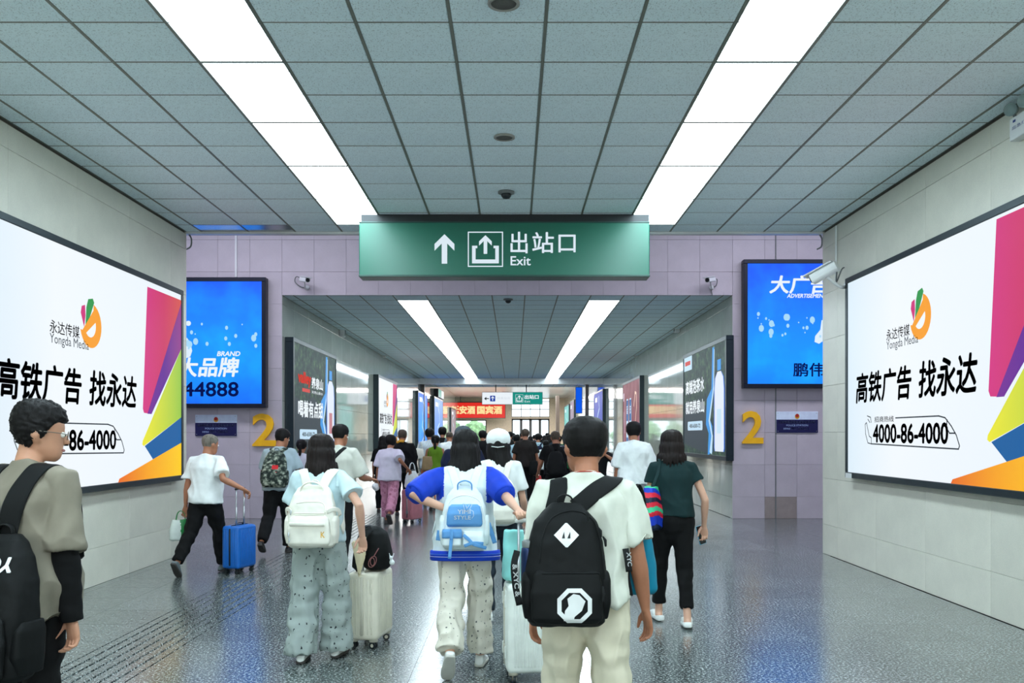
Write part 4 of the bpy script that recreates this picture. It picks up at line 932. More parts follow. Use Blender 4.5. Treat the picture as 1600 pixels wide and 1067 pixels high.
    for k, sx in ((0, -1), (1, 1)):
        sh, el, wr = J[k]; r0 = tpv['sl_r']*s*(.6+.4*w); sl = tpv['sleeve']
        if sl <= 0: tube(c, [tp(sx*.05, -.01, 1.405), sh+(tp(0, 0, 1.385)-sh)*.25], [.05*s, .046*s], n=14); continue
        path = [tp(sx*.055, -.012, 1.403), sh-U*.004, sh.lerp(el, min(.35, sl*.5))]; rr = [.050*s, .058*s*(.6+.4*w)+lo*.3, r0]
        if sl <= 1: path.append(sh.lerp(el, sl)); rr.append(r0+tpv['sl_flare'])
        else:
            path += [sh.lerp(el, .8), el, el.lerp(wr, .3), el.lerp(wr, (sl-1))]; rr += [r0*.9, r0*.82, r0*.78, r0*.62]
            if tpv.get('puff'): path = path[:-2]+[el.lerp(wr, (sl-1))]; rr = rr[:3]+[r0*1.35, r0*1.35, r0*.85]
        tube(c, path, rr, side=F, n=18, flat=(0, 1))
    me = voxel(c, vx*.8 if fine else vx, 4 if vx < .012 else 2); fo = tpv['fold']*s; sd = D*7.3
    Oz = hz
    def fold(p, n_):
        q = p; hgt = p.z-Oz; k = sstep(.52, .1, hgt)+.35
        r1 = 1-abs(noise.noise(V((q.x*7+q.z*3, q.y*7, q.z*2.6+sd)))*2); r2 = noise.noise(V((q.x*16+sd, q.y*16, q.z*9-q.x*7)))
        return fo*(.016*k*(r1-.6)+.007*r2+.002)
    displace(me, fold); me.transform(Mw)
    mm = tpv['m']; nm = tpv.get('name', 'tee_shirt')
    sho = part(nm, me, [mm] if not tpv['mat2'] else [mm, tpv['mat2']], root, True)
    info['shirt'] = sho
    if tpv['mat2']:      # second colour on sleeves / hem band
        Rw, tpw = info['Rr'], info['tp']; m0 = tpw(0, 0, 1.2)
        for poly in sho.data.polygons:
            cc = Mw @ poly.center; x = abs((cc-m0).dot(Rw))/s; zz = (cc-m0).dot(info['U'])/s+1.2
            if tpv['rule'] == 'sleeves':
                for k in (0, 1):
                    sh, el, wr = info['J'][k]; dd = el-sh; t = (cc-sh).dot(dd)/dd.length_squared
                    if x > .15 and t > -.1 and (cc-sh-dd*t).length < .135: poly.material_index = 1
            elif tpv['rule'](x, zz): poly.material_index = 1
    info['shirt_bvh'] = BVHTree.FromPolygons([Mw @ v.co for v in sho.data.vertices], [tuple(p.vertices) for p in sho.data.polygons])
    # trousers
    pv = dict(m=None, r=(.098, .094, .074, .070, .062), len=.97, top=1.02, loose=0., fold=1., skirt=False); pv.update(pants or {}); c = BM()
    zz = [(.815, .11, .095, -.004), (.85, .160, .118, -.012), (.90, .176, .128, -.016), (.96, .174, .124, -.012), (pv['top'], .160, .110, -.004)]
    tube(c, [tp(0, y, z) for z, a, b, y in zz], [((a*(.5+.5*w)+pv['loose']*.4)*s, (b+pv['loose']*.3)*s) for z, a, b, y in zz], side=Rr, n=22, flat=(0, 1), e=2.3)
    for k, sx in ((0, -1), (1, 1)):
        h_, kn, an, f, up = L[k]; r = [(q+pv['loose'])*s for q in pv['r']]; ft = pv['len']
        if ft > .5:
            path = [h_+V((0, -.012, .03)), h_.lerp(kn, .4), kn+F*.006, kn.lerp(an, .5), kn.lerp(an, ft)]; rr = r
        else: path = [h_+V((0, -.012, .03)), h_.lerp(kn, .4), h_.lerp(kn, .95)]; rr = [r[0], r[1], r[2]*1.15]
        tube(c, path, [(a*.98, a) for a in rr], side=Rr, n=18, flat=(0, 1))
    me = voxel(c, vx*.9 if fine else vx, 4 if vx < .012 else 2); fo = pv['fold']*s*hem_fold
    def foldp(p, n_):
        k = .5+1.0*sstep(.35, .0, abs(p.z-L[0][1].z))*.8+.9*sstep(.38, .06, p.z); r1 = noise.noise(V((p.x*6+sd, p.y*6, p.z*15)))
        r2 = 1-abs(noise.noise(V((p.x*13, p.y*13+sd, p.z*4)))*2)
        return fo*(.009*k*r1+.011*(r2-.6))
    displace(me, foldp); me.transform(Mw); info['pants'] = part(pv.get('name', 'trousers'), me, pv['m'], root, True)
    # shoes
    sv = dict(m=None, sole=None, kind='sneaker'); sv.update(shoes or {})
    for k in (0, 1):
        h_, kn, an, f, up = L[k]; me = to_mesh(shoe(an, f, up, s, sv['kind'])); me.transform(Mw)
        o = part('shoe', me, [sv['m'], sv['sole'] or sv['m']], root, True); md = o.modifiers.new('s', 'SUBSURF'); md.levels = 1; md.render_levels = 1
    # hair
    hv = dict(kind='short', m=H_black, th=.013, top=.022, nape=.05, messy=.003, seed=D); hv.update(hair or {})
    if hv['kind'] != 'none':
        cap = hair_cap(info['HM'], s, hv['th'], hv['top'], hv['nape'], messy=hv['messy'], seed=hv['seed'], side=hv.get('side', .10), nu=72 if fine else 44, nv=52 if fine else 30)
        lm = hv.get('length', 0)
        if lm:
            hw = hv.get('hw', .075); tw = hv.get('taper', .8); Hm = info['HM']; Rh = Hm.to_3x3() @ V((1, 0, 0))
            top_ = Hm @ V((0, -.045*s, .17*s)); mid = Hm @ V((0, -.092*s, .10*s)); dn = info['U']*(-1); off = info['F']*(-1); sdx = info['Rr']*hv.get('dx', 0.)
            seg = [top_, mid, mid+dn*.08-off*-.012+off*.006, mid+dn*lm*.5+off*.026+sdx*.5, mid+dn*lm*.8+off*.03+sdx*.8, mid+dn*lm+off*.026+sdx]
            rads = [(.05*s, .045*s), (hw*s, .042*s), (hw*1.08*s, .036*s), (hw*1.08*s, .032*s), (hw*(.5+.5*tw)*s, .026*s), (hw*tw*.55*s, .012*s)]
            if hv['kind'] == 'pony': rads = [(.03*s, .03*s), (.028*s, .03*s), (.03*s, .03*s), (.034*s, .03*s), (.026*s, .024*s), (.01*s, .01*s)]; seg[1] = Hm @ V((0, -.115*s, .12*s)); seg[0] = Hm @ V((0, -.09*s, .13*s))
            if hv['kind'] == 'pony': tube(cap, catmull(seg, 5), [r for r in interp_r(rads, 5)], side=Rh, n=26)
            else:
                tube(cap, catmull([top_, mid, mid+dn*.08-off*.004, mid+dn*lm*.55+off*.006+sdx*.5, mid+dn*lm*.85+off*.008+sdx*.85], 5), interp_r([(.05*s, .04*s), (hw*.9*s, .020*s), (hw*.95*s, .018*s), (hw*.85*s, .016*s), (hw*.5*s, .010*s)], 5), side=Rh, n=26)
                rl = random.Random(int(D*100)); nl = 15
                for q_ in range(nl):
                    u_ = -1+2*q_/(nl-1); an = u_*R(112); hx, hy_ = .076*math.sin(an), -.088*math.cos(an)-.008
                    L_ = lm*(1-.30*abs(u_)**2)*rl.uniform(.90, 1.08); sp = (tw-.35)*hw*u_*.8
                    p0 = Hm @ V((hx*.7*s, (hy_*.66)*s, .165*s)); p1 = Hm @ V((hx*1.09*s, hy_*1.06*s, .105*s)); p2 = p1+dn*.07+off*.004
                    p3 = p1+dn*L_*.55+off*(.016*math.cos(an)+.004)+Rh.normalized()*(sp*.6)+sdx*.5; p4 = p1+dn*L_+off*(.022*math.cos(an))+Rh.normalized()*(sp+rl.uniform(-.010, .010))+sdx
                    tube(cap, catmull([p0, p1, p2, p3, p4], 4), interp_r([(.02*s, .02*s), (.020*s, .016*s), (.020*s, .016*s), (.018*s, .013*s), (.004*s, .004*s)], 4), side=Rh, n=10)
            me = voxel(cap, .0065 if D < 9 else .012, 2)
            U_, Rw = info['U'], info['Rr']
            def strands(p, n_):
                return .0045*noise.noise(V((p.dot(Rw)*60, p.y*40, p.z*3)))+.003*noise.noise(V((p.dot(Rw)*140, p.y*80, p.z*4)))
            displace(me, strands)
        else: me = to_mesh(cap)
        part('hair', me, hv['m'], root, True)
    return info
def interp_r(rads, k):
    out = []
    for a, b in zip(rads, rads[1:]):
        for j in range(k):
            t = j/k; out.append((a[0]+(b[0]-a[0])*t, a[1]+(b[1]-a[1])*t))
    out.append(rads[-1]); return out
def ribbon(g, pts, width, th=.008, bv=None, off=.004, k=6, mi=0, nrm=None, face=None):
    """strap: follows pts, lies on the surface of bv, flat side along the surface"""
    q = catmull(pts, k); P, Nn = [], []
    for p in q:
        if bv is not None:
            h, n_, _i, dist = bv.find_nearest(p)
            P.append(h+n_*(off+th/2)); Nn.append(n_)
        else: P.append(p); Nn.append(V(nrm) if nrm is not None else None)
    for _ in range(9):
        if bv is not None:
            Nn = [Nn[0]]+[(Nn[i-1]+Nn[i]*2+Nn[i+1]).normalized() for i in range(1, len(Nn)-1)]+[Nn[-1]]
            P = [P[0]]+[(P[i-1]+P[i]*2+P[i+1])/4 for i in range(1, len(P)-1)]+[P[-1]]
    rings = []
    for i, p in enumerate(P):
        t = (P[min(i+1, len(P)-1)]-P[max(0, i-1)]).normalized(); n_ = Nn[i] if Nn[i] is not None else t.orthogonal()
        sd = t.cross(n_).normalized(); n_ = sd.cross(t).normalized(); wd = width if not callable(width) else width(i/(len(P)-1))
        rings.append(sring(p, sd, n_, wd/2, th/2, 12, 4))
    return skin_rings(g, rings, mi)
def pack_body(g, M, prof, n=30, e=3.2):
    """prof: rows of (z, half width, y front, y back) in the wearer's torso frame (x right, y forward, z up)"""
    rings = []
    for row in prof:
        z, hw, y0, y1 = row[:4]; x = row[4] if len(row) > 4 else 0
        rings.append([M @ q for q in sring(V((x, (y0+y1)/2, z)), V((1, 0, 0)), V((0, 1, 0)), hw, abs(y1-y0)/2, n, e)])
    return skin_rings(g, rings)
# ------------------------------------------------------------------ carried things
def lframe(info):
    o = info['tp'](0, 0, 0); s = info['s']; M = Matrix((info['Rr']*s, info['F']*s, info['U']*s)).transposed().to_4x4(); M.translation = o; return M
def strap_path(sx, zt, y0, spread=.05, xo=0., sh=.105, low=1.0):
    return [(sx*spread+xo, y0, zt-.03), (sx*(spread+sh)*.5+xo*.5, -.115, (zt+1.42)/2+.01), (sx*sh, -.06, 1.44), (sx*(sh+.005), .05, 1.42), (sx*(sh+.02), .12, 1.30), (sx*(sh+.045), .12, 1.15), (sx*.165, .04, low+.06), (sx*.165, -.06, low)]
def backpack(info, label, w, h, d, zt, m, ms, xo=0., y0=-.118, sw=.07, pocket=None, group=None, side=True, sh=.105, cat='backpack', bulge=1., m_pocket=None, name='backpack', topk=.62, vx=None, loop=True):
    s = info['s']; M = lframe(info); zb = zt-h; root = thing(name, label, cat, M @ V((xo, y0-d/2, zb)), 0, group)
    hw = w/2; vx = vx or (.006 if info['J'][0][0].y < 9 else .014)
    prof = [(zb, hw*.84, y0, y0-d*.80), (zb+.02, hw*.95, y0+.005, y0-d*.95), (zb+h*.18, hw, y0+.012, y0-d*1.0), (zb+h*.45, hw, y0+.012, y0-d*.98*bulge), (zb+h*.68, hw*.93, y0+.01, y0-d*.86), (zb+h*.85, hw*.78, y0+.006, y0-d*.68), (zb+h*.95, hw*topk, y0, y0-d*.48), (zt, hw*topk*.7, y0-.005, y0-d*.30)]
    prof = [(a, b, c, e, xo) for a, b, c, e in prof]
    g = BM(); pack_body(g, M, prof); me = voxel(g, vx, 3); sd = info['J'][0][0].x*5
    displace(me, lambda p, n_: .006*noise.noise(V((p.x*9+sd, p.y*9, p.z*9)))+.0025*noise.noise(p*26))
    info['pack_bvh'] = bvh(me); info['main_part'] = part('main_compartment', me, m, root, True)
    if pocket:
        ph, pd = pocket; g = BM(); yb = y0-d*.86
        pk = [(zb+.015, hw*.74, yb, yb-pd*.75), (zb+.04, hw*.86, yb, yb-pd-.012), (zb+ph*.6, hw*.88, yb, yb-pd-.014), (zb+ph*.92, hw*.80, yb, yb-pd*.8), (zb+ph, hw*.70, yb, yb-pd*.3)]
        pack_body(g, M, [(a, b, c, e, xo) for a, b, c, e in pk]); me = voxel(g, vx, 3); displace(me, lambda p, n_: .004*noise.noise(p*14)); info['pocket_bvh'] = bvh(me)
        info['pocket_part'] = part('front_pocket', me, m_pocket or m, root, True)
    if side:
        for sx in (-1, 1):
            g = BM(); x0 = xo+sx*hw*.93; pk = [(zb+.03, .018, y0-.01, y0-d*.7), (zb+.10, .03, y0-.01, y0-d*.85), (zb+.20, .03, y0-.01, y0-d*.82), (zb+.235, .022, y0-.02, y0-d*.7)]
            pack_body(g, M, [(a, b, c, e, x0) for a, b, c, e in pk], 18); me = voxel(g, vx, 2); part('side_pocket', me, m, root, True)
    if sw:
        for sx in (-1, 1):
            g = BM(); ribbon(g, [M @ V(p) for p in strap_path(sx, zt, y0, .05, xo, sh, zb+.12)], sw*s, .010, info['shirt_bvh'], .003, 6); part('shoulder_strap', g, ms, root, True)
    if loop:
        g = BM(); tube(g, catmull([M @ V(p) for p in ((xo-.035, y0-.012, zt-.025), (xo-.03, y0-.014, zt+.02), (xo, y0-.016, zt+.035), (xo+.03, y0-.014, zt+.02), (xo+.035, y0-.012, zt-.025))], 5), [(.013*s, .004*s)]*21, side=info['F'], n=10); part('grab_loop', g, ms, root, True)
    info['packM'] = M; info['pack'] = dict(zb=zb, zt=zt, hw=hw, y0=y0, d=d, xo=xo, root=root)
    return root
def pface(info, x, z, y):
    """flat face on the back of the pack: x, z in the torso frame"""
    M = lframe(info); return Face(M @ V((x, y, z)), info['Rr'], info['U'], -info['F'])
def snapline(info, pts, bv, r, m, name, root, k=6, off=.001):
    M = lframe(info); g = BM(); q = catmull([M @ V(p) for p in pts], k); P = []
    for p in q:
        h, n_, _i, _d = bv.find_nearest(p); P.append(h+n_*off)
    tube(g, P, [r]*len(P), n=6); return part(name, g, m, root, True)
def snappatch(info, fc, fn, bv, m, name, root, off=.002, label=None, sub=.012):
    """flat print draped over the pack"""
    g = BM(); fn(g)
    bmesh.ops.triangulate(g, faces=g.faces[:])
    for _ in range(3):
        es = [e for e in g.edges if e.calc_length() > sub]
        if not es: break
        bmesh.ops.subdivide_edges(g, edges=es, cuts=1); bmesh.ops.triangulate(g, faces=[f for f in g.faces if len(f.verts) > 3])
    d0 = fc.p(0, 0, 0).dot(fc.n)
    for v in g.verts:
        hgt = v.co.dot(fc.n)-d0; r = bv.ray_cast(v.co+fc.n*.15, -fc.n)
        if r[0] is not None: v.co = r[0]+fc.n*(off+max(0, hgt))
    return part(name, g, m, root, label=label)
def wheel(root, c, ax, r, m1, m2, fork=True):
    g = BM(); a = V(ax).normalized()
    for o in (-.013, .013):
        p = V(c)+a*o; cyl(g, p-a*.008, p+a*.008, r, n=18); cyl(g, p-a*.0095, p+a*.0095, r*.5, n=12, mi=1)
    w_ = part('wheel', g, [m1, m2], root)
    g = BM(); tube(g, [V(c)+V((0, 0, r*1.9)), V(c)+V((0, 0, r*.9)), V(c)], [(.016, .014), (.014, .010), (.008, .008)], side=a, n=10); part('caster_fork', g, m2, root, True)
def suitcase(label, px, D, rot, w, d, h, m, mtrim, zipm, hand_h=None, ribs=9, mside=None, group=None, zc=.055, feet=True, hand_x=0., mgrip=None, latch=False, hand_y=0.):
    loc = V(((px-PX0)*D/FPX, D, 0)); root = thing('suitcase', label, 'suitcase', loc, R(rot), group); Mw = ROOTM[root.name]; r = .045
    z0 = zc+.012; z1 = z0+h; g = BM()
    box(g, (-w/2, -d/2, z0), (w/2, d/2, z1), r, None, 0, 5)
    g.transform(Mw); part('shell', g, m, root, True)
    g = BM(); n = ribs
    for sy in (-1, 1):
        for k in range(n):
            x = -w/2+r+.01+(w-2*r-.02)*k/(n-1); t = BM(); tube(t, [V((x, sy*(d/2-.001), z0+.05)), V((x, sy*(d/2-.001), z1-.05))], [(.009, .006)]*2, side=(1, 0, 0), n=8); merge(g, t)
    for sx in (-1, 1):
        for k in range(6):
            y = -d/2+r+.0+(d-2*r)*k/5
            if abs(y) < .015: continue
            t = BM(); tube(t, [V((sx*(w/2-.001), y, z0+.05)), V((sx*(w/2-.001), y, z1-.05))], [(.0045, .008)]*2, side=(1, 0, 0), n=8); merge(g, t)
    g.transform(Mw); part('ribs', g, m, root, True, kind='stuff')
    g = BM(); e = .004; zr = r*.9
    pts = [(-w/2-e, 0, z0+zr), (-w/2-e, 0, z1-zr), (-w/2+zr, 0, z1+e), (w/2-zr, 0, z1+e), (w/2+e, 0, z1-zr), (w/2+e, 0, z0+zr)]
    q = []
    for a, b in zip(pts, pts[1:]): q += [V(a).lerp(V(b), t) for t in (0, .5)]
    q.append(V(pts[-1])); tube(g, q, [(.011, .006)]*len(q), side=(0, 1, 0), n=8, flat=(1, 1)); g.transform(Mw); part('zip_band', g, zipm, root, True)
    if latch:
        for sx in (-1, 1):
            for zz in (z0+h*.25, z0+h*.75):
                g = BM(); box(g, (sx*(w/2+.004)-.007, -.025, zz-.03), (sx*(w/2+.004)+.007, .025, zz+.03), .004); g.transform(Mw); part('latch', g, mtrim, root)
    for sx in (-1, 1):
        if feet:
            for sy in (-1, 1):
                for zz in (z0+.10, z1-.15):
                    g = BM(); tube(g, [V((sx*(w/2+.004), sy*d*.30, zz)), V((sx*(w/2+.004), sy*d*.30, zz+.07))], [(.010, .008)]*2, n=8); g.transform(Mw); part('side_foot', g, m, root, True)
    g = BM(); tube(g, catmull([V((w/2, -.0, z0+h*.68)), V((w/2+.03, 0, z0+h*.65)), V((w/2+.03, 0, z0+h*.45)), V((w/2, 0, z0+h*.42))], 4), [(.012, .006)]*13, side=(0, 1, 0), n=8); g.transform(Mw); part('side_handle', g, mtrim, root, True)
    g = BM(); tube(g, catmull([V((-.07, 0, z1)), V((-.055, 0, z1+.022)), V((.055, 0, z1+.022)), V((.07, 0, z1))], 4), [(.012, .006)]*13, side=(0, 1, 0), n=8); g.transform(Mw); part('top_handle', g, mtrim, root, True)
    for sx in (-1, 1):
        for sy in (-1, 1):
            c = V((sx*(w/2-.045), sy*(d/2-.045), .028));             g = BM(); tube(g, [V((sx*(w/2-.045), sy*(d/2-.045), z0-.012)), V((sx*(w/2-.045), sy*(d/2-.045), z0+.03))], [.033, .033], n=12, flat=(1, 1)); g.transform(Mw); wh = part('wheel_housing', g, mtrim, root, True); wheel(wh, Mw @ c, Mw.to_3x3() @ V((1, .3*sx, 0)), .027, M_black, mtrim)
    if hand_h:
        hx = min(w*.22, .075); g = BM()
        for sx in (-1, 1):
            cyl(g, (hand_x+sx*hx, hand_y-d*.3, z1-.02), (hand_x+sx*hx, hand_y-d*.3, hand_h-.01), .008, n=8); cyl(g, (hand_x+sx*hx, hand_y-d*.3, z1-.02), (hand_x+sx*hx, hand_y-d*.3, z1+(hand_h-z1)*.5), .0105, n=8)
        g.transform(Mw); part('telescopic_rods', g, M_steel, root, True)
        g = BM(); tube(g, [V((hand_x-hx-.012, hand_y-d*.3, hand_h-.005)), V((hand_x-hx*.5, hand_y-d*.3, hand_h)), V((hand_x+hx*.5, hand_y-d*.3, hand_h)), V((hand_x+hx+.012, hand_y-d*.3, hand_h-.005))], [(.012, .014), (.013, .013), (.013, .013), (.012, .014)], side=(0, 1, 0), n=10); g.transform(Mw); part('grip', g, mgrip or M_black, root, True)
    return root, Mw, z1
def softbag(label, name, cat, c, rot, w, d, h, m, mh=None, strap=None, taper=.8, vx=.01, seed=1, mats=None, rule=None, group=None, top=.6, fold=.008, handle_h=.16, flatten=1.):
    """soft bag: body with two handles; c = centre of the bottom"""
    root = thing(name, label, cat, c, R(rot), group); Mw = ROOTM[root.name]; g = BM()
    prof = [(0, w/2*.85, -d/2*.8, d/2*.8), (.02, w/2, -d/2, d/2), (h*.4, w/2*1.02, -d/2*1.05, d/2*1.05), (h*.75, w/2*(1+taper)/2, -d/2*.85, d/2*.85), (h, w/2*taper, -d/2*top, d/2*top)]
    pack_body(g, Matrix.Identity(4), prof, 28, 3); me = voxel(g, vx, 2)
    displace(me, lambda p, n_: fold*(noise.noise(V((p.x*8+seed, p.y*8, p.z*6)))+.5*noise.noise(V((p.x*22, p.y*22+seed, p.z*16)))))
    if rule:
        for p in me.polygons: p.material_index = rule(p.center)
    me.transform(Mw); o = part('bag_body', me, mats or m, root, True)
    if mh:
        for sy in (-1, 1):
            g = BM(); tube(g, catmull([V((-w*.22, sy*d*.2, h-.03)), V((-w*.14, sy*d*.12, h+handle_h*.7)), V((0, sy*d*.05, h+handle_h)), V((w*.14, sy*d*.12, h+handle_h*.7)), V((w*.22, sy*d*.2, h-.03))], 4), [(.010, .004)]*17, side=(0, 1, 0), n=8); g.transform(Mw); part('handle', g, mh, root, True)
    return root, Mw
# cloth materials
def motif(name, rgb, dot, scale, size, keep=.6, **k):
    def fn(n, c):
        v = n.t.nodes.new('ShaderNodeTexVoronoi'); v.inputs['Scale'].default_value = scale; v.inputs['Randomness'].default_value = .7
        mp = n.coords('Object', (1, 1, .8)); nz = n.noise(60, 2, mp); ad = n.new('ShaderNodeVectorMath', operation='MULTIPLY_ADD'); ad.inputs[1].default_value = (.028, .028, .028)
        n.link(nz, 1, ad, 0); n.link(mp, 0, ad, 2); n.link(ad, 0, v, 'Vector')
        lt = n.new('ShaderNodeMath', operation='LESS_THAN'); lt.inputs[1].default_value = size; n.link(v, 'Distance', lt, 0)
        sp = n.t.nodes.new('ShaderNodeSeparateColor'); n.link(v, 'Color', sp, 0); l2 = n.new('ShaderNodeMath', operation='LESS_THAN'); l2.inputs[1].default_value = keep; n.link(sp, 0, l2, 0)
        mu = n.new('ShaderNodeMath', operation='MULTIPLY'); n.link(lt, 0, mu, 0); n.link(l2, 0, mu, 1)
        mx = n.new('ShaderNodeMix', data_type='RGBA'); n.link(mu, 0, mx, 0); mx.inputs[6].default_value = c; mx.inputs[7].default_value = lin(dot); n.t.links.new(mx.outputs[2], n.b.inputs['Base Color'])
    return fabric(name, rgb, var=0, fn=fn, **k)
def roses(n, c):
    v = n.t.nodes.new('ShaderNodeTexVoronoi'); v.inputs['Scale'].default_value = 13; n.link(n.coords('Object'), 0, v, 'Vector')
    m = n.new('ShaderNodeMath', operation='MULTIPLY'); m.inputs[1].default_value = 42; n.link(v, 'Distance', m, 0); s_ = n.new('ShaderNodeMath', operation='SINE'); n.link(m, 0, s_, 0)
    l = n.new('ShaderNodeMath', operation='LESS_THAN'); l.inputs[1].default_value = .42; n.link(v, 'Distance', l, 0); mu = n.new('ShaderNodeMath', operation='MULTIPLY'); n.link(s_, 0, mu, 0); n.link(l, 0, mu, 1)
    r = n.ramp(mu, 0, [(.1, c), (.5, lin((140, 72, 96)))]); n.link(r, 0, n.b, 'Base Color')
def camo(n, c):
    a = n.noise(16, 3, n.coords('Object', (1, 1, 1.4))); r = n.ramp(a, 0, [(0, lin((34, 42, 40))), (.45, lin((70, 80, 74))), (.53, lin((120, 130, 118))), (.6, lin((176, 182, 168)))], 'CONSTANT'); n.link(r, 0, n.b, 'Base Color')
def plaid(n, c):
    w = n.t.nodes.new('ShaderNodeTexChecker'); w.inputs['Scale'].default_value = 40; w.inputs['Color1'].default_value = c; w.inputs['Color2'].default_value = tuple(x*.82 for x in c[:3])+(1,); n.link(n.coords('Object'), 0, w, 'Vector'); n.link(w, 0, n.b, 'Base Color')
F_ = fabric
m_tee1 = F_('pale_grey_green_cotton', (212, 216, 204)); m_cream = F_('cream_cotton', (214, 208, 186)); m_bkpk = F_('black_nylon', (9, 12, 13), rough=.65, spec=.2); m_bkst = F_('black_webbing', (14, 17, 18), rough=.75, bscale=600)
m_taupe = F_('taupe_cotton', (132, 126, 112)); m_blk = F_('black_cotton', (8, 9, 11)); m_blk2 = F_('black_jersey', (12, 13, 16)); m_sky = F_('pale_sky_cotton', (196, 220, 226)); m_off = F_('off_white_nylon', (232, 230, 218), rough=.7)
m_dot1 = motif('grey_green_print_cotton', (158, 170, 167), (36, 40, 46), 30, .2, .8); m_dot2 = motif('ivory_print_cotton', (214, 210, 196), (80, 86, 86), 34, .17, .8)
m_wht = F_('white_cotton', (232, 238, 238)); m_jkt = F_('white_jacket', (220, 232, 234)); m_royal = F_('royal_blue_jacket', (16, 60, 190), rough=.6); m_lblue = F_('light_blue_nylon', (92, 150, 206), rough=.6)
m_dteal = F_('dark_teal_jersey', (18, 44, 46)); m_oat = F_('oatmeal_cotton', (200, 202, 192)); m_lg = F_('light_grey_blue_cotton', (168, 186, 196)); m_camo = F_('camouflage_cloth', (90, 100, 90), var=0, fn=camo)
m_lilac = F_('lilac_white_cotton', (214, 210, 226)); m_rose = F_('rose_print_cotton', (200, 140, 164), var=0, fn=roses); m_olive = F_('olive_green_knit', (98, 138, 34)); m_navy = F_('navy_cotton', (16, 24, 50)); m_plaid = F_('plaid_cotton', (206, 218, 226), var=0, fn=plaid)
m_denim = F_('dark_denim', (36, 46, 56)); m_brown = F_('dark_brown_cotton', (34, 30, 28)); m_gsh = F_('grey_shorts', (160, 166, 172)); m_mint = F_('mint_nylon', (140, 214, 210), rough=.55); m_teal = F_('teal_nylon', (10, 120, 150), rough=.5); m_orange = F_('orange_cotton', (206, 92, 40))
m_bucket = F_('grey_cap', (74, 84, 92)); m_tan = F_('tan_leather', (150, 128, 92), rough=.5); m_pale = F_('pale_blue_cotton', (170, 200, 214))
s_wht = mat('white_rubber', (226, 230, 228), rough=.5); s_gry = mat('grey_shoe', (96, 108, 112), rough=.7); s_sole = mat('dark_sole', (62, 60, 58), rough=.8); s_blk = mat('black_shoe', (24, 24, 26), rough=.5); s_pale = mat('pale_sole', (196, 196, 188), rough=.7)
m_gold = mat('gold_metal', (196, 160, 84), rough=.3, metal=.8); M_print = mat('white_print', (226, 230, 230), rough=.6, bump=0); M_printb = mat('black_print', (20, 22, 24), rough=.6, bump=0)
m_ccase = mat('cream_polycarbonate', (226, 222, 204), rough=.35, bump=.1, bscale=200); m_wcase = mat('white_polycarbonate', (228, 234, 228), rough=.35, bump=.1, bscale=200); m_bcase = mat('blue_polycarbonate', (16, 100, 188), rough=.3, bump=.2, bscale=150); m_pcase = mat('pink_polycarbonate', (196, 124, 136), rough=.35)
m_ctrim = mat('cream_trim', (206, 202, 186), rough=.5); m_phone = mat('phone_glass', (14, 16, 22), rough=.1, bump=0); m_pcov = mat('phone_case_blue', (90, 176, 206), rough=.4)
def W3(px, py, D): return W(px, py, D)
# ---- man in front with the black backpack
P1 = person('front', 'man in a pale grey-green tee and cream trousers wearing a black backpack, nearest the centre', 916, 4.0, 1.665, 0, 1.06, 2, (-14, 2), ((10, 6, 3), (-8, 14, 3)), arms=((0, 9, 12, 6), (2, 11, 11, 1)),
    top=dict(m=m_tee1, hem=.885, loose=.012, sleeve=.78, sl_r=.074, flare=.012, fold=1.8), pants=dict(m=m_cream, loose=.012, len=.97, fold=1.3), shoes=dict(m=s_wht, sole=s_sole), hair=dict(th=.009, top=.020, nape=.06, messy=.002), hs=(1.2, 1.1, 1.04), skin=1, vx=.009, fine=True, curl=(.42, .5))
bp = backpack(P1, 'black backpack with a white diamond patch on the nearest man', .355, .53, .17, 1.335, m_bkpk, m_bkst, xo=-.105, pocket=(.25, .03), sw=.082, sh=.125, side=True, topk=.5)
bv = P1['pack_bvh']; pbv = P1['pocket_bvh']; fc = pface(P1, -.105, 0, -.30)
s_ = P1['s']
def diam(g): c = (0., 1.175); fc.poly(g, [(c[0]-.053, c[1]), (c[0]-.004, c[1]-.050), (c[0]+.004, c[1]-.050), (c[0]+.053, c[1]), (c[0]+.004, c[1]+.050), (c[0]-.004, c[1]+.050)], .001, 0, .001)
fcm = pface(P1, -.105, 0, -.30); fcm.o = lframe(P1) @ V((-.105, -.30, 0))
snappatch(P1, fcm, lambda g: diam(g), bv, M_print, 'diamond_patch', P1['main_part'], .002)
snappatch(P1, fcm, lambda g: (fc.poly(g, [(-.020, 1.162), (-.007, 1.162), (-.010, 1.19)], .001), fc.poly(g, [(.003, 1.162), (.016, 1.162), (.016, 1.19)], .001)), bv, M_printb, 'patch_marks', P1['main_part'], .0045)
def octo(g):
    c = (.03, .885); o_ = [(c[0]+.078*math.cos(R(22.5+45*k)), c[1]+.078*math.sin(R(22.5+45*k))) for k in range(8)]; i_ = [(c[0]+.059*math.cos(R(22.5+45*k)), c[1]+.059*math.sin(R(22.5+45*k))) for k in range(8)]
    for k in range(8): j = (k+1) % 8; fc.poly(g, [o_[k], o_[j], i_[j], i_[k]], .001)
    fc.poly(g, [(c[0]-.045, c[1]-.062), (c[0]-.005, c[1]-.066), (c[0]+.0, c[1]-.045), (c[0]+.03, c[1]-.02), (c[0]+.045, c[1]+.02), (c[0]+.02, c[1]+.045), (c[0]-.005, c[1]+.05), (c[0]-.03, c[1]+.03), (c[0]-.025, c[1]+.0), (c[0]-.04, c[1]-.02)], .001)
snappatch(P1, fcm, octo, pbv, M_print, 'octagon_emblem', P1['pocket_part'], .002)
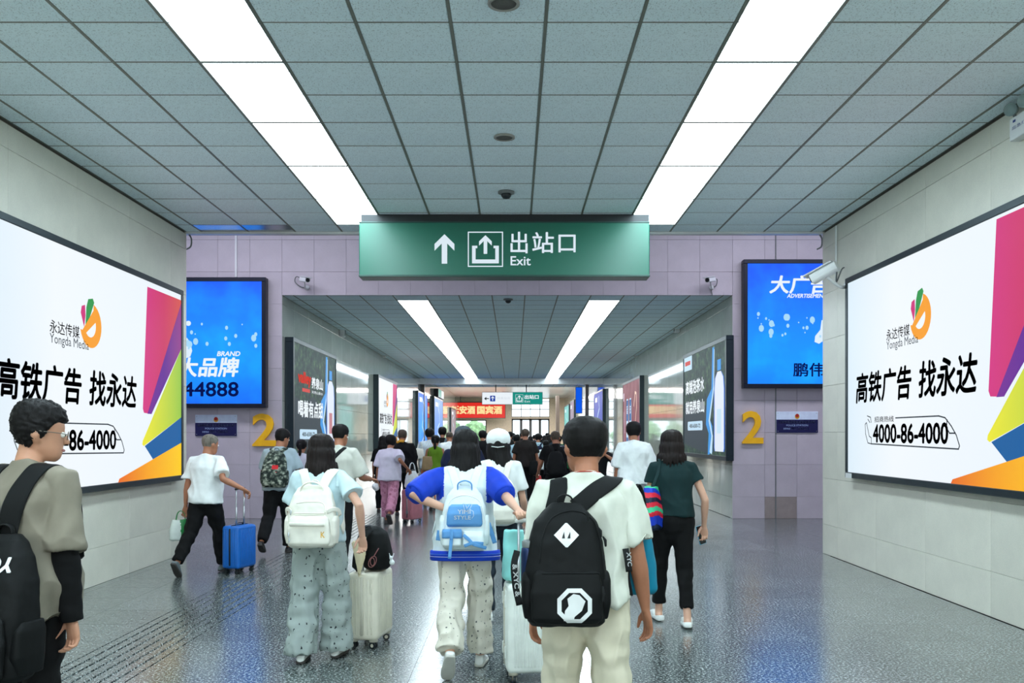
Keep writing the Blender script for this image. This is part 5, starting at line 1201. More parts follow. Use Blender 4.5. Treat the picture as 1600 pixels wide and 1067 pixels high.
snapline(P1, [(-.22, -.26, 1.08), (-.205, -.25, 1.20), (-.16, -.23, 1.285), (-.075, -.22, 1.315), (.01, -.23, 1.285), (.055, -.25, 1.20), (.075, -.27, 1.08), (.085, -.27, .98)], bv, .0035, m_bkst, 'zip', P1['main_part'])
snapline(P1, [(-.21, -.33, 1.065), (-.15, -.34, 1.075), (-.075, -.34, 1.078), (.0, -.34, 1.075), (.065, -.33, 1.065)], pbv, .004, m_bkst, 'pocket_zip', P1['pocket_part'])
g = BM(); M1 = lframe(P1); tube(g, [M1 @ V((.045, -.315, .985)), M1 @ V((.047, -.33, .96)), M1 @ V((.045, -.335, .93))], [.004, .006, .005], n=8); part('zip_pull', g, m_bkst, P1['main_part'], True)
for x, z in ((-.02, 1.30), (.035, 1.23), (.055, 1.19)):
    g = BM(); tube(g, [M1 @ V((x, -.235, z)), M1 @ V((x+.006, -.262, z-.012)), M1 @ V((x+.008, -.262, z-.035))], [.004, .007, .005], n=8); part('zip_pull', g, m_bkst, P1['main_part'], True)
# lettered straps of the backpack
fs = Face(M1 @ V((-.305, -.24, .93)), -P1['U']*1.0+P1['Rr']*-.12, P1['Rr'], -P1['F'])
g = BM(); ribbon(g, [M1 @ V((-.318, -.23, 1.13)), M1 @ V((-.332, -.26, 1.07)), M1 @ V((-.325, -.265, .98)), M1 @ V((-.308, -.26, .90))], .028, .004, None, 0, 5, nrm=-P1['F']); part('side_strap', g, m_bkst, bp, True)
fs = Face(M1 @ V((-.345, -.270, 1.075)), (-P1['U']+P1['Rr']*.10).normalized(), (P1['Rr']+P1['U']*.10).normalized(), -P1['F'])
print_g = BM(); fs.text(print_g, '& XYC &', 0.0, .006, .135, .019, .003, bold=.03); part('strap_lettering', print_g, M_print, bp)
g = BM(); ribbon(g, [M1 @ V((.165, -.13, 1.13)), M1 @ V((.172, -.15, 1.08)), M1 @ V((.178, -.15, 1.03))], .028, .004, None, 0, 5, nrm=-P1['F']); part('side_strap', g, m_bkst, bp, True)
g = BM(); fs = Face(M1 @ V((.160, -.154, 1.115)), (-P1['U']+P1['Rr']*.10).normalized(), (P1['Rr']+P1['U']*.10).normalized(), -P1['F']); fs.text(g, 'XYC', 0, .006, .06, .018, .003, bold=.03); part('strap_lettering', g, M_print, bp)
# bottle in the side pocket
c = M1 @ V((-.268, -.19, .965)); t = thing('thermos', 'navy thermos bottle in the left side pocket of the black backpack', 'bottle', c); Mx = Matrix.Translation(c)
g = BM(); lathe(g, [(.030, 0), (.033, .01), (.033, .15), (.030, .17), (.026, .175)], Mx, 20); part('flask', g, mat('navy_steel', (18, 40, 84), rough=.3, metal=.4), t, True)
g = BM(); lathe(g, [(.027, .172), (.028, .178), (.028, .20), (.022, .205)], Mx, 20); part('lid', g, M_grey, t, True)
# cord and glasses
g = BM(); HMf = P1['HM']; pts = [P1['tp'](.068*math.cos(R(a)), -.012+.070*math.sin(R(a)), 1.462-.012*math.sin(R(a))) for a in range(0, 360, 20)]; pts.append(pts[0]); tube(g, pts, [.0025]*len(pts), n=6); t = thing('necklace', 'thin red cord round the neck of the nearest man', 'cord', pts[0]); part('cord', g, mat('red_cord', (170, 40, 30)), t, True)
def glasses(info, label, m, s):
    HM = info['HM']; t = thing('glasses', label, 'glasses', HM @ V((0, .1, .118))); g = BM()
    for sx in (-1, 1):
        cc = [HM @ (V((sx*.034+.026*math.cos(R(a)), .108, .116+.019*math.sin(R(a))))*s) for a in range(0, 361, 24)]; tube(g, cc, [.0016]*len(cc), n=6)
    tube(g, [HM @ (V((-.010, .109, .118))*s), HM @ (V((.010, .109, .118))*s)], [.0016]*2, n=6); part('rims', g, m, t, True)
    for sx in (-1, 1):
        g = BM(); tube(g, [HM @ (V(p)*s) for p in ((sx*.060, .107, .120), (sx*.080, .07, .121), (sx*.088, .0, .120), (sx*.084, -.015, .108))], [.0018]*4, n=6); part('temple_arm', g, m, t, True)
glasses(P1, 'dark framed glasses worn by the nearest man', mat('blue_black_frame', (20, 34, 70), rough=.3), s_)
# teal bag hanging beyond his right side
softbag('teal nylon bag hanging beside the right hip of the nearest man', 'tote_bag', 'bag', P1['tp'](.255, .12, .90)-V((0, 0, 0)), 20, .17, .12, .30, m_teal, m_bkst, vx=.009, taper=.55, seed=3, handle_h=.2)
# ---- man at the left edge
P2 = person('left', 'man at the left picture edge in an oversized taupe tee over black sleeves, wearing glasses', 40, 3.8, 1.735, -12, .92, 3, (50, 6), ((6, 4, 3), (-6, 10, 3)), arms=((0, 12, 20), ('to', W3(112, 965, 3.75), (.2, -.9, -.3))),
    top=dict(m=m_taupe, hem=.82, loose=.022, sleeve=.95, sl_r=.074, sl_flare=.012, fold=1.5, flare=.02), pants=dict(m=m_blk, loose=-.004), shoes=dict(m=s_blk), hair=dict(th=.014, top=.026, nape=.035, messy=.008, side=.085), skin=0, vx=.009, fine=True, curl=(.4, .7))
g = BM()
for k in (0, 1):
    sh, el, wr = P2['J'][k]; t = BM(); tube(t, [sh.lerp(el, .6), el, el.lerp(wr, .35), el.lerp(wr, .75), wr+(wr-el).normalized()*.015], [.062, .060, .058, .050, .046], n=18, flat=(1, 1))
    me = voxel(t, .007, 3); displace(me, lambda p, n_: .006*noise.noise(V((p.x*10, p.y*10, p.z*26)))); part('under_sleeve', me, m_blk, P2['root'], True, label='black long under-sleeve')
glasses(P2, 'thin metal glasses worn by the man at the left edge', mat('thin_metal_frame', (120, 116, 108), rough=.3, metal=.7), P2['s'])
f2 = Face(P2['tp'](-.17, -.155, 1.245), P2['Rr'], P2['U'], -P2['F'])
snappatch(P2, f2, lambda g: f2.text(g, 'OFFWV', 0, 0, .28, .055, .001, bold=.02), P2['shirt_bvh'], mat('grey_print', (84, 84, 84), bump=0), 'back_lettering', P2['root'], .003)
bp2 = backpack(P2, 'black backpack slung low on the man at the left edge', .40, .56, .20, 1.17, m_bkpk, m_bkst, xo=.05, y0=-.165, pocket=(.26, .04), sw=0, loop=True)
M2 = lframe(P2); g = BM(); ribbon(g, [M2 @ V(p) for p in ((.03, -.2, 1.06), (.04, -.18, 1.15), (.06, -.16, 1.27), (.085, -.13, 1.39), (.10, -.06, 1.44), (.105, .06, 1.40), (.12, .14, 1.25), (.16, .12, 1.05))], .085, .012, P2['shirt_bvh'], .004, 7); part('shoulder_strap', g, m_bkst, bp2, True)
g = BM(); ribbon(g, [M2 @ V(p) for p in ((-.09, -.2, 1.06), (-.10, -.18, 1.15), (-.12, -.15, 1.32), (-.125, -.06, 1.43), (-.12, .06, 1.40), (-.13, .14, 1.25), (-.17, .12, 1.05))], .085, .012, P2['shirt_bvh'], .004, 7); part('shoulder_strap', g, m_bkst, bp2, True)
pk = P2['pack']; fz2 = Face(M2 @ V((.19, -.42, 1.085)), -P2['Rr'], -P2['U'], -P2['F'])
snappatch(P2, fz2, lambda g: fz2.text(g, 'YOX', 0.0, 0, .16, .055, .001, bold=.04, shear=.1), P2['pack_bvh'], M_print, 'strap_lettering', bp2, .003)
fz3 = Face(M2 @ V((.03, -.52, .86)), -P2['U'], P2['Rr'], -P2['F'])
g = BM(); ribbon(g, [M2 @ V((.10, -.43, .86)), M2 @ V((.105, -.445, .78)), M2 @ V((.10, -.45, .62)), M2 @ V((.10, -.45, .48))], .036, .004, None, 0, 5, nrm=-P2['F']); part('hanging_strap', g, m_bkst, bp2, True)
fz4 = Face(M2 @ V((.087, -.452, .76)), -P2['U'], P2['Rr'], -P2['F']); g = BM(); fz4.text(g, 'XINO', 0, 0, .17, .027, .003, bold=.04); part('strap_lettering', g, M_print, bp2)
f5 = Face(M2 @ V((.04, -.5, .73)), P2['Rr'], P2['U'], -P2['F'])
f6 = Face(P2['tp'](.06, -.22, .70), P2['Rr'], P2['U'], -P2['F']); pb = BVHTree.FromPolygons([P2['Mw'] @ v.co for v in P2['pants'].data.vertices], [tuple(p.vertices) for p in P2['pants'].data.polygons])
snappatch(P2, f6, lambda g: f6.line(g, [(0, 0), (.022, 0), (.011, .02)], .004, .001, close=True), pb, M_print, 'triangle_print', P2['root'], .002)
# ---- girl with the off-white backpack
P3 = person('girl3', 'young woman with an off-white backpack in a pale blue tee and printed wide trousers', 499, 6.47, 1.63, -3, .92, 2, (0, 6), ((-5, 4, 2), (9, 6, 3)), foot=(0, 0), arms=((12, 13, 62, 30), ('to', W3(566, 838, 6.42), (.4, -.3, -.6))),
    top=dict(m=m_sky, hem=.90, sleeve=.66, sl_r=.070, sl_flare=.018, loose=.008, fold=1.), pants=dict(m=m_dot1, r=(.100, .106, .100, .108, .118), len=1.06, loose=.006, fold=1.8), shoes=dict(m=s_wht, sole=s_sole), hair=dict(kind='long', m=H_brown, length=.25, hw=.078, taper=.9, dx=.0, top=.014), skin=2, vx=.0095, curl=(.4, .9))
bp3 = backpack(P3, 'off-white backpack worn by the young woman in printed wide trousers', .36, .46, .17, 1.325, m_off, m_off, y0=-.125, pocket=(.24, .04), sw=.075, sh=.12, topk=.66)
M3 = lframe(P3); f3 = pface(P3, 0, 0, -.34)
snappatch(P3, f3, lambda g: f3.text(g, 'K', .095, .91, .026, .04, .001, bold=.03), P3['pocket_bvh'], m_gold, 'letter_badge', P3['pocket_part'], .003)
g = BM(); tube(g, [M3 @ V((-.125, -.335, 1.045)), M3 @ V((0, -.345, 1.045)), M3 @ V((.125, -.335, 1.045))], [(.006, .014)]*3, side=P3['F'], n=8); part('pocket_flap', g, m_off, P3['pocket_part'], True)
snapline(P3, [(-.16, -.30, .93), (-.165, -.30, 1.02), (-.145, -.30, 1.085), (-.10, -.30, 1.11), (0, -.31, 1.115), (.10, -.30, 1.11), (.145, -.30, 1.085), (.165, -.30, 1.02), (.16, -.3, .93)], P3['pack_bvh'], .004, m_off, 'piping', bp3)
snapline(P3, [(-.10, -.28, 1.20), (0, -.29, 1.215), (.10, -.28, 1.20), (.115, -.28, 1.12)], P3['pack_bvh'], .004, m_off, 'upper_zip', bp3); snapline(P3, [(-.12, -.28, 1.12), (.115, -.28, 1.12)], P3['pack_bvh'], .004, m_off, 'upper_seam', bp3)
g = BM(); tube(g, catmull([M3 @ V(p) for p in ((-.085, -.20, 1.24), (-.075, -.21, 1.315), (0, -.215, 1.35), (.075, -.21, 1.315), (.085, -.20, 1.24))], 5), [(.016, .006)]*21, side=P3['F'], n=8); part('top_handle', g, m_off, bp3, True)
for sx in (-1, 1):
    g = BM(); ribbon(g, [M3 @ V(p) for p in ((sx*.13, -.29, 1.13), (sx*.165, -.25, 1.15), (sx*.195, -.20, 1.14), (sx*.20, -.17, 1.10))], .03, .006, None, 0, 4, nrm=P3['Rr']*sx-P3['F']); part('side_buckle_strap', g, m_off, bp3, True)
for x, z in ((-.135, .985), (-.13, .945), (-.12, 1.145)):
    g = BM(); tube(g, [M3 @ V((x, -.335, z)), M3 @ V((x+.006, -.352, z-.01)), M3 @ V((x+.004, -.352, z-.03))], [.004, .007, .004], n=6); part('zip_pull', g, M_steel, P3['pocket_part'], True)
# cream suitcase with the black bag on it
sc, Ms, zt_ = suitcase('narrow cream suitcase with a black bag resting on top', 579, 6.95, 80, .40, .245, .515, m_ccase, m_ctrim, m_ctrim, hand_h=.915, ribs=9, hand_x=-.0, hand_y=.11)
sc_loc = ROOTM[sc.name].translation
for ch in list(sc.children):
    pass
c = sc_loc+V((.055, -.0, zt_+.012)); rt = thing('backpack', 'floppy black backpack lying on the cream suitcase', 'backpack', c)
g = BM(); pr = [(0, .085, -.12, .12), (.02, .105, -.15, .15), (.10, .115, -.15, .15), (.2, .105, -.13, .13, -.004), (.275, .080, -.10, .10, -.01), (.315, .045, -.06, .06, -.02), (.325, .02, -.03, .03, -.02)]
pack_body(g, Matrix.Translation(c), pr, 28, 2.7); me = voxel(g, .008, 3); displace(me, lambda p, n_: .009*noise.noise(p*10)); bbv = bvh(me); part('bag_body', me, m_bkpk, rt, True)
for dx_ in (-.10, -.075):
    g = BM(); ribbon(g, [c+V(p) for p in ((-.03, -.10, .315), (dx_, -.14, .27), (dx_-.035, -.165, .15), (dx_-.05, -.16, .03), (dx_-.045, -.12, .008))], .05, .010, None, 0, 6, nrm=V((-.5, -1, 0))); part('shoulder_strap', g, m_bkst, rt, True)
g = BM(); q = [c+V((-.015+.028*math.cos(R(a))+.012*math.sin(R(a)), -.158-.002, .07+.042*math.sin(R(a)))) for a in range(0, 361, 20)]; tube(g, q, [.003]*len(q), n=6)
q = [c+V((-.015+.016*math.cos(R(a)), -.160, .07+.030*math.sin(R(a)))) for a in range(0, 361, 20)]; tube(g, q, [.003]*len(q), n=6); tube(g, [c+V((-.005, -.158, .11)), c+V((.03, -.15, .17))], [.004, .004], n=6); tag(part('hair_comb', g, mat('dusty_rose_plastic', (150, 96, 96), rough=.4), None, True), 'dusty rose paddle brush hanging on the black bag', 'brush')
g = BM(); t_ = BM(); bmesh.ops.create_icosphere(t_, subdivisions=2, radius=.022); merge(g, t_, Matrix.Translation(c+V((.125, -.09, .055))));  t_ = BM(); bmesh.ops.create_icosphere(t_, subdivisions=2, radius=.015); merge(g, t_, Matrix.Translation(c+V((.118, -.09, .09))))
for dx_ in (-.01, .012): tube(g, [c+V((.12+dx_, -.09, .10)), c+V((.12+dx_*1.6, -.09, .125))], [.006, .004], n=6)
tag(part('plush_charm', voxel(g, .005, 1), m_wht, None, True), 'small white plush charm hanging from the black bag', 'charm')
g = BM(); a0 = W(549, 845, 6.8); pts = [W(548, 846, 6.8), W(571, 838, 6.75), W(569, 872, 6.78), W(561, 905, 6.8), W(553, 880, 6.82)]
fsc = Face(W(548, 880, 6.72), (1, 0, 0), normal=(0, -1, 0)); kk = 6.72/FPX
fsc.poly(g, [(0, 34*kk), (12*kk, 33*kk), (23*kk, 43*kk), (22*kk, 10*kk), (12*kk, -24*kk), (8*kk, 0)], .0, 0, .05); bmesh.ops.bevel(g, geom=g.edges[:], offset=.012, segments=2, affect='EDGES')
tag(part('canvas_pouch', g, F_('cream_canvas', (226, 214, 180)), None, False), 'small cream canvas pouch hanging at the cream suitcase handle', 'pouch')
# ---- girl with the varsity jacket
P4 = person('girl4', 'young woman in a white varsity jacket with royal blue sleeves and ivory printed trousers', 727, 6.24, 1.655, 2, .96, 5, (-4, 8), ((-16, 24, 1), (6, 4, 2)), foot=(52, 0), arms=(('to', W3(700, 796, 6.10), (-1, -.35, .15)), ('to', W3(817, 806, 5.74), (.5, .1, -.8))),
    top=dict(m=m_jkt, mat2=m_royal, rule='sleeves', hem=.80, loose=.032, sleeve=.98, sl_r=.090, sl_flare=-.006, fold=1.0, flare=.01, name='varsity_jacket'), pants=dict(m=m_dot2, r=(.098, .094, .084, .086, .090), len=.96, loose=.004, fold=1.6), shoes=dict(m=s_wht, sole=s_pale), hair=dict(kind='long', length=.27, hw=.085, taper=.8, dx=-.01, top=.02), skin=2, vx=.0085, curl=(.5, .9))
def hemband(info, z0, z1, lo, m, name='hem_band', flare=0.):
    g = BM(); zs = [z0, z0+.004, z1-.004, z1]; tp = info['tp']; w = .96
    a, b, y = interp(SHIRT, z0); infl = [0, .006, .006, 0]
    tube(g, [tp(0, y, z) for z in zs], [((a*(.5+.5*w)+lo+i)*info['s'], (b*(.6+.4*w)+lo+i)*info['s']) for i in infl], side=info['Rr'], n=40, flat=(1, 1), e=2.35); return part(name, g, m, info['root'], True)
hemband(P4, .775, .845, .054, m_royal); hemband(P4, .800, .807, .0575, M_print, 'hem_stripe'); hemband(P4, .818, .824, .0575, m_lblue, 'hem_stripe')
for k in (0, 1):
    sh, el, wr = P4['J'][k]; g = BM(); d_ = (el-sh).normalized(); tube(g, [el-d_*.05, el-d_*.03, el+d_*.0], [.074, .077, .070], n=24, flat=(1, 1)); part('cuff', g, m_royal, P4['root'], True)
    g = BM(); tube(g, [el-d_*.034, el-d_*.028], [.0785, .0785], n=24, flat=(1, 1)); tube(g, [el-d_*.018, el-d_*.013], [.0755, .0755], n=24, flat=(1, 1)); part('cuff_stripe', g, M_print, P4['root'], True)
bp4 = backpack(P4, 'white and light blue backpack with lettering on the jacketed young woman', .315, .44, .15, 1.30, m_jkt, m_jkt, y0=-.158, pocket=None, sw=.06, sh=.105, topk=.55)
M4 = lframe(P4); pbv4 = P4['pack_bvh']
g = BM(); pack_body(g, M4, [(1.015, .115, -.26, -.315), (1.03, .125, -.26, -.335), (1.10, .122, -.26, -.34), (1.155, .108, -.26, -.32), (1.17, .09, -.26, -.29)], 26, 4.); me = voxel(g, .006, 2); b4 = bvh(me); part('upper_pocket', me, m_lblue, bp4, True)
f4 = pface(P4, 0, 0, -.40); snappatch(P4, f4, lambda g: (f4.text(g, 'YIMI', -.045, 1.075, .085, .027, .001, bold=.01), f4.text(g, 'STYLE', -.068, 1.037, .11, .025, .001, bold=.01)), b4, M_print, 'lettering', bp4, .002)
snappatch(P4, f4, lambda g: (f4.line(g, [(.0, 1.105), (-.008, 1.14), (.004, 1.15), (.016, 1.11), (.03, 1.13), (.042, 1.15), (.05, 1.135), (.035, 1.105), (.06, 1.09), (.062, 1.06), (.05, 1.045)], .0022, .001)), b4, M_print, 'rabbit_outline', bp4, .002)
g = BM(); pack_body(g, M4, [(.875, .060, -.27, -.325, -.085), (.89, .066, -.27, -.345, -.085), (.97, .066, -.27, -.345, -.085), (.99, .06, -.27, -.33, -.085)], 22, 4.); part('lower_pocket', voxel(g, .006, 2), m_jkt, bp4, True)
g = BM(); pack_body(g, M4, [(.935, .069, -.27, -.350, -.085), (.95, .070, -.27, -.354, -.085), (.985, .069, -.27, -.352, -.085), (1.0, .064, -.27, -.335, -.085)], 22, 4.); part('pocket_flap', voxel(g, .006, 2), m_lblue, bp4, True)
g = BM(); pack_body(g, M4, [(.875, .068, -.27, -.33, .062), (.89, .074, -.27, -.35, .062), (.95, .074, -.27, -.35, .062), (.985, .068, -.27, -.335, .062)], 22, 4.); part('lower_pocket', voxel(g, .006, 2), m_jkt, bp4, True)
g = BM(); ribbon(g, [M4 @ V(p) for p in ((-.005, -.355, .96), (.03, -.365, .93), (.06, -.365, .90), (.10, -.36, .885), (.15, -.33, .87))], .022, .005, None, 0, 5, nrm=-P4['F']); ribbon(g, [M4 @ V(p) for p in ((.0, -.36, .885), (.06, -.366, .905), (.13, -.35, .90))], .022, .005, None, 0, 5, nrm=-P4['F']); part('cross_straps', g, m_lblue, bp4, True)
for p0, p1, w_ in (((-.085, -.36, .96), (-.10, -.37, .80), .022), ((.165, -.26, 1.04), (.21, -.24, .90), .03), ((-.175, -.24, .99), (-.185, -.24, .92), .03), ((-.085, -.362, 1.0), (-.085, -.366, .93), .018)):
    g = BM(); ribbon(g, [M4 @ V(p0), M4 @ ((V(p0)+V(p1))/2), M4 @ V(p1)], w_, .004, None, 0, 5, nrm=-P4['F']); part('webbing_strap', g, m_lblue, bp4, True)
g = BM(); tube(g, catmull([M4 @ V(p) for p in ((-.05, -.22, 1.265), (-.045, -.225, 1.315), (0, -.23, 1.335), (.045, -.225, 1.315), (.05, -.22, 1.265))], 5), [(.017, .005)]*21, side=P4['F'], n=8); part('top_handle', g, m_lblue, bp4, True)
snapline(P4, [(-.14, -.28, 1.0), (-.13, -.28, 1.12), (-.09, -.26, 1.20), (0, -.25, 1.225), (.09, -.26, 1.20), (.13, -.28, 1.12), (.14, -.28, 1.0)], pbv4, .004, M_print, 'zip', bp4)
# white suitcase with the mint bag
sc2, Ms2, zt2_ = suitcase('large white ribbed suitcase with a mint bag on top', 838, 5.95, 6, .42, .27, .585, m_wcase, m_ctrim, m_ctrim, hand_h=1.075, ribs=15, hand_x=-.06, latch=True, mgrip=M_white, hand_y=-.06)
c2_ = W(803, 915, 5.93); c2_.z = zt2_+.03
softbag('mint green nylon bag standing on the large white suitcase', 'duffel_bag', 'bag', c2_-V((0, 0, .015)), 8, .155, .17, .335, m_mint, None, vx=.008, taper=.85, seed=7, top=.8, fold=.012)
# ---- young woman with the white cap
P5 = person('capgirl', 'young woman in a white cap with long black hair and a cream backpack', 779, 7.85, 1.645, 3, .88, 3, (4, 4), ((-8, 8, 1), (8, 6, 1)), foot=(10, 0), arms=((0, 8, 20), (10, 12, 40)), top=dict(m=m_wht, hem=.86, sleeve=.7, loose=.01), pants=dict(m=m_denim, r=(.095, .085, .068, .062, .062), loose=.0, fold=1.4), shoes=dict(m=s_wht), hair=dict(kind='long', length=.36, hw=.066, taper=.7, dx=.06, top=.010), skin=2, vx=.011)
backpack(P5, 'cream backpack with a soft top worn by the young woman in the white cap', .31, .42, .17, 1.29, m_off, m_off, pocket=(.2, .04), sw=.06)
def cap(info, label, m, opening=True, brim_back=False, th=.03):
    HM, s = info['HM'], info['s']; t = thing('cap', label, 'cap', HM @ V((0, 0, .2))); g = hair_cap(HM, s, th, th+.006, .075, front=.15, side=.12, messy=.0, nu=44, nv=32); part('crown', g, m, t, True)
    g = BM(); y = .115; sg = 1
    if brim_back: tube(g, [HM @ (V((x, yy, zz))*s) for x, yy, zz in ((-.05, -.118, .088), (0, -.135, .078), (.05, -.118, .088))], [(.004, .012), (.004, .016), (.004, .012)], side=HM.to_3x3() @ V((0, 0, 1)), n=8); part('back_strap', g, m, t, True)
    g = BM(); rr = [[HM @ (q*s) for q in sring(V((0, .10+k*.035, .150-k*.010)), V((1, 0, 0)), V((0, 0, 1)), .066-k*.012, .006, 16)] for k in range(3)]; skin_rings(g, rr); part('peak', g, m, t, True)
    g = BM(); lathe(g, [(.008, 0), (.007, .006), (.001, .008)], HM @ Matrix.Translation((0, -.012, (.232+th+.004)*s)), 10); part('top_button', g, m, t, True)
    return t
ct_ = cap(P5, 'white baseball cap on the young woman with long black hair', m_wht, brim_back=True, th=.027)
HM = P5['HM']; g = BM(); rr = [HM @ V((0, -.127, .118))]; Fb = Face(HM @ V((0, -.1365, .098)), P5['Rr'], P5['U'], -P5['F']); Fb.disc(g, 0, .0, .032, .034, d=.0, n=18, a0=0, a1=180); part('back_opening', g, H_black, ct_)
# ---- woman in dark teal
P6 = person('teal', 'woman in a dark teal tee and black trousers walking by the right wall', 1051, 7.67, 1.665, 0, .92, 2, (0, 4), ((14, 6, 1), (-8, 8, 1)), foot=(0, 4), arms=((6, 8, 18), ('to', W3(1100, 822, 7.75), (.5, -.6, -.4))), top=dict(m=m_dteal, hem=.945, sleeve=.45, sl_r=.062, loose=.006, sl_flare=.01), pants=dict(m=m_blk, r=(.105, .095, .074, .064, .060), len=.82, loose=.0), shoes=dict(m=s_wht, sole=s_wht, kind='clog'), hair=dict(kind='long', length=.20, hw=.078, taper=1.1, top=.02, m=H_brown), skin=2, vx=.0105, curl=(.4, .9))
wr = P6['J'][1][2]; hd = (wr-P6['J'][1][1]).normalized(); c = wr+hd*.085+V((-.025, 0, 0)); t = thing('phone', 'smartphone in a light blue case in the hand of the teal-clad woman', 'phone', c)
Mx = Matrix.Translation(c) @ Matrix.Rotation(R(-14), 4, 'Y') @ Matrix.Rotation(R(28), 4, 'Z'); g = BM(); box(g, (-.037, -.006, -.085), (.037, .003, .08), .004, Mx, seg=2); part('phone_case', g, m_pcov, t); g = BM(); box(g, (-.034, -.0085, -.082), (.034, -.004, .077), .002, Mx); part('screen', g, m_phone, t)
mstr = [F_('stripe_green', (60, 190, 140), rough=.35), F_('stripe_blue', (24, 60, 190), rough=.35), F_('stripe_red', (214, 40, 64), rough=.35), F_('stripe_ink', (18, 34, 60), rough=.35)]
cb = W(1018, 828, 7.55)
def strp(c): z = c.z; k = int((z+.02*math.sin(c.x*20))/.038); return (3, 1, 1, 2, 0, 2, 3, 2, 1, 0, 0, 0)[min(k, 11)] if abs(c.x) < .3 else 1
rt, Mb = softbag('shoulder bag striped red, green and blue on the teal-clad woman', 'shoulder_bag', 'bag', cb, 62, .29, .16, .37, None, None, vx=.008, mats=mstr, rule=strp, taper=.55, seed=2)
g = BM(); tube(g, catmull([cb+V((0, -.05, .36)), P6['tp'](-.135, -.10, 1.36), P6['tp'](-.12, -.02, 1.455), P6['tp'](-.14, .09, 1.34), cb+V((.02, .07, .36))], 5), [(.014, .004)]*21, side=P6['Rr'], n=8); part('strap', g, m_dteal, rt, True)
# ---- man with the blue suitcase
P7 = person('bluecase', 'grey-haired man in a white tee pulling a blue suitcase on the left', 322, 10.5, 1.655, -14, 1.06, 3, (20, 8), ((-24, 14, 2), (17, 4, 1)), foot=(48, 0), arms=((-4, 12, 10), ('to', W3(380, 764, 10.3), (.4, -.5, -.6))), top=dict(m=m_wht, hem=.87, sleeve=.78, loose=.02, sl_r=.076), pants=dict(m=m_blk, loose=.01, fold=1.3), shoes=dict(m=s_gry, sole=s_sole), hair=dict(m=H_grey, th=.005, top=.008, nape=.07, messy=.001), skin=1, vx=.0125, curl=(.9, .9))
suitcase('bright blue cabin suitcase pulled by the man in white', 374, 10.55, 72, .37, .235, .50, m_bcase, M_black, M_black, hand_h=1.0, ribs=9, mgrip=M_black, feet=False, hand_y=.06)
wl = P7['J'][0][2]; g0_ = mat('bag_green', (20, 130, 60), rough=.4); cb = wl+V((-.05, -.02, -.40))
softbag('green and white carrier bag in the hand of the man in white', 'carrier_bag', 'bag', cb, 30, .26, .12, .25, None, g0_, vx=.01, mats=[F_('carrier_white', (214, 224, 218), rough=.5), g0_], rule=lambda c: 1 if c.x > -.01 else 0, taper=.7, seed=5, handle_h=.10)
# ---- man with the camouflage backpack
P8 = person('camo', 'man with a camouflage backpack in a light grey-blue tee, left of the tunnel mouth', 436, 12.3, 1.71, -4, 1.08, 4, (28, 14), ((-16, 26, 2), (8, 4, 2)), foot=(30, 0), arms=((14, 14, 70, 20), (16, 14, 70, 20)), top=dict(m=m_lg, hem=.86, sleeve=.78, loose=.016), pants=dict(m=m_blk2, loose=.014), shoes=dict(m=s_blk, sole=s_sole), hair=dict(th=.011, top=.024), skin=1, vx=.0135)
bp8 = backpack(P8, 'camouflage backpack with a red patch', .34, .50, .17, 1.40, m_camo, m_camo, pocket=(.22, .035), sw=.06)
f8 = pface(P8, 0, 0, -.36); snappatch(P8, f8, lambda g: f8.rect(g, -.01, 1.15, .075, 1.205, .001), P8['pack_bvh'], mat('patch_red', (216, 30, 40), bump=0), 'red_patch', P8['main_part'], .004); snappatch(P8, f8, lambda g: f8.poly(g, [(-.06, 1.055), (.06, 1.085), (.06, 1.115), (-.06, 1.085)], .001), P8['pack_bvh'], mat('patch_red', (216, 30, 40)), 'red_lettered_strip', P8['main_part'], .004)
# ---- man with black sling strap
P9 = person('sling', 'man in an oatmeal shirt with a black diagonal sling strap', 528, 10.5, 1.72, -10, 1.1, 3, (14, 6), ((8, 6, 2), (-8, 14, 2)), arms=((10, 10, 60), (14, 16, 72, 10)), top=dict(m=m_oat, hem=.86, sleeve=.9, loose=.02, sl_r=.082), pants=dict(m=m_blk2, loose=.01), shoes=dict(m=s_blk), hair=dict(th=.008, top=.022, nape=.07), skin=1, vx=.0125)
t = thing('sling_bag', 'black sling bag of the man in the oatmeal shirt', 'bag', P9['tp'](-.1, .2, 1.0)); M9 = lframe(P9); g = BM(); ribbon(g, [M9 @ V(p) for p in ((-.20, .0, 1.0), (-.17, -.13, 1.10), (-.06, -.15, 1.25), (.05, -.13, 1.38), (.10, -.04, 1.45), (.09, .08, 1.40), (-.02, .14, 1.2), (-.14, .12, 1.05))], .05, .006, P9['shirt_bvh'], .004, 6); part('strap', g, m_bkst, t, True)
g = BM(); pack_body(g, M9, [(.93, .09, .13, .20, -.1), (.95, .11, .13, .22, -.1), (1.06, .11, .13, .22, -.1), (1.09, .09, .13, .2, -.1)]); part('pouch', voxel(g, .01, 2), m_bkpk, t, True)
g = BM(); HM = P9['HM']; cyl(g, HM @ V((.082, .012, .10)), HM @ V((.094, .016, .10)), .007, n=8); cyl(g, HM @ V((.090, .016, .10)), HM @ V((.089, .022, .075)), .0035, n=6); tag(part('earbud', g, M_white), 'white earbud in the right ear of the man in the oatmeal shirt', 'earbud')
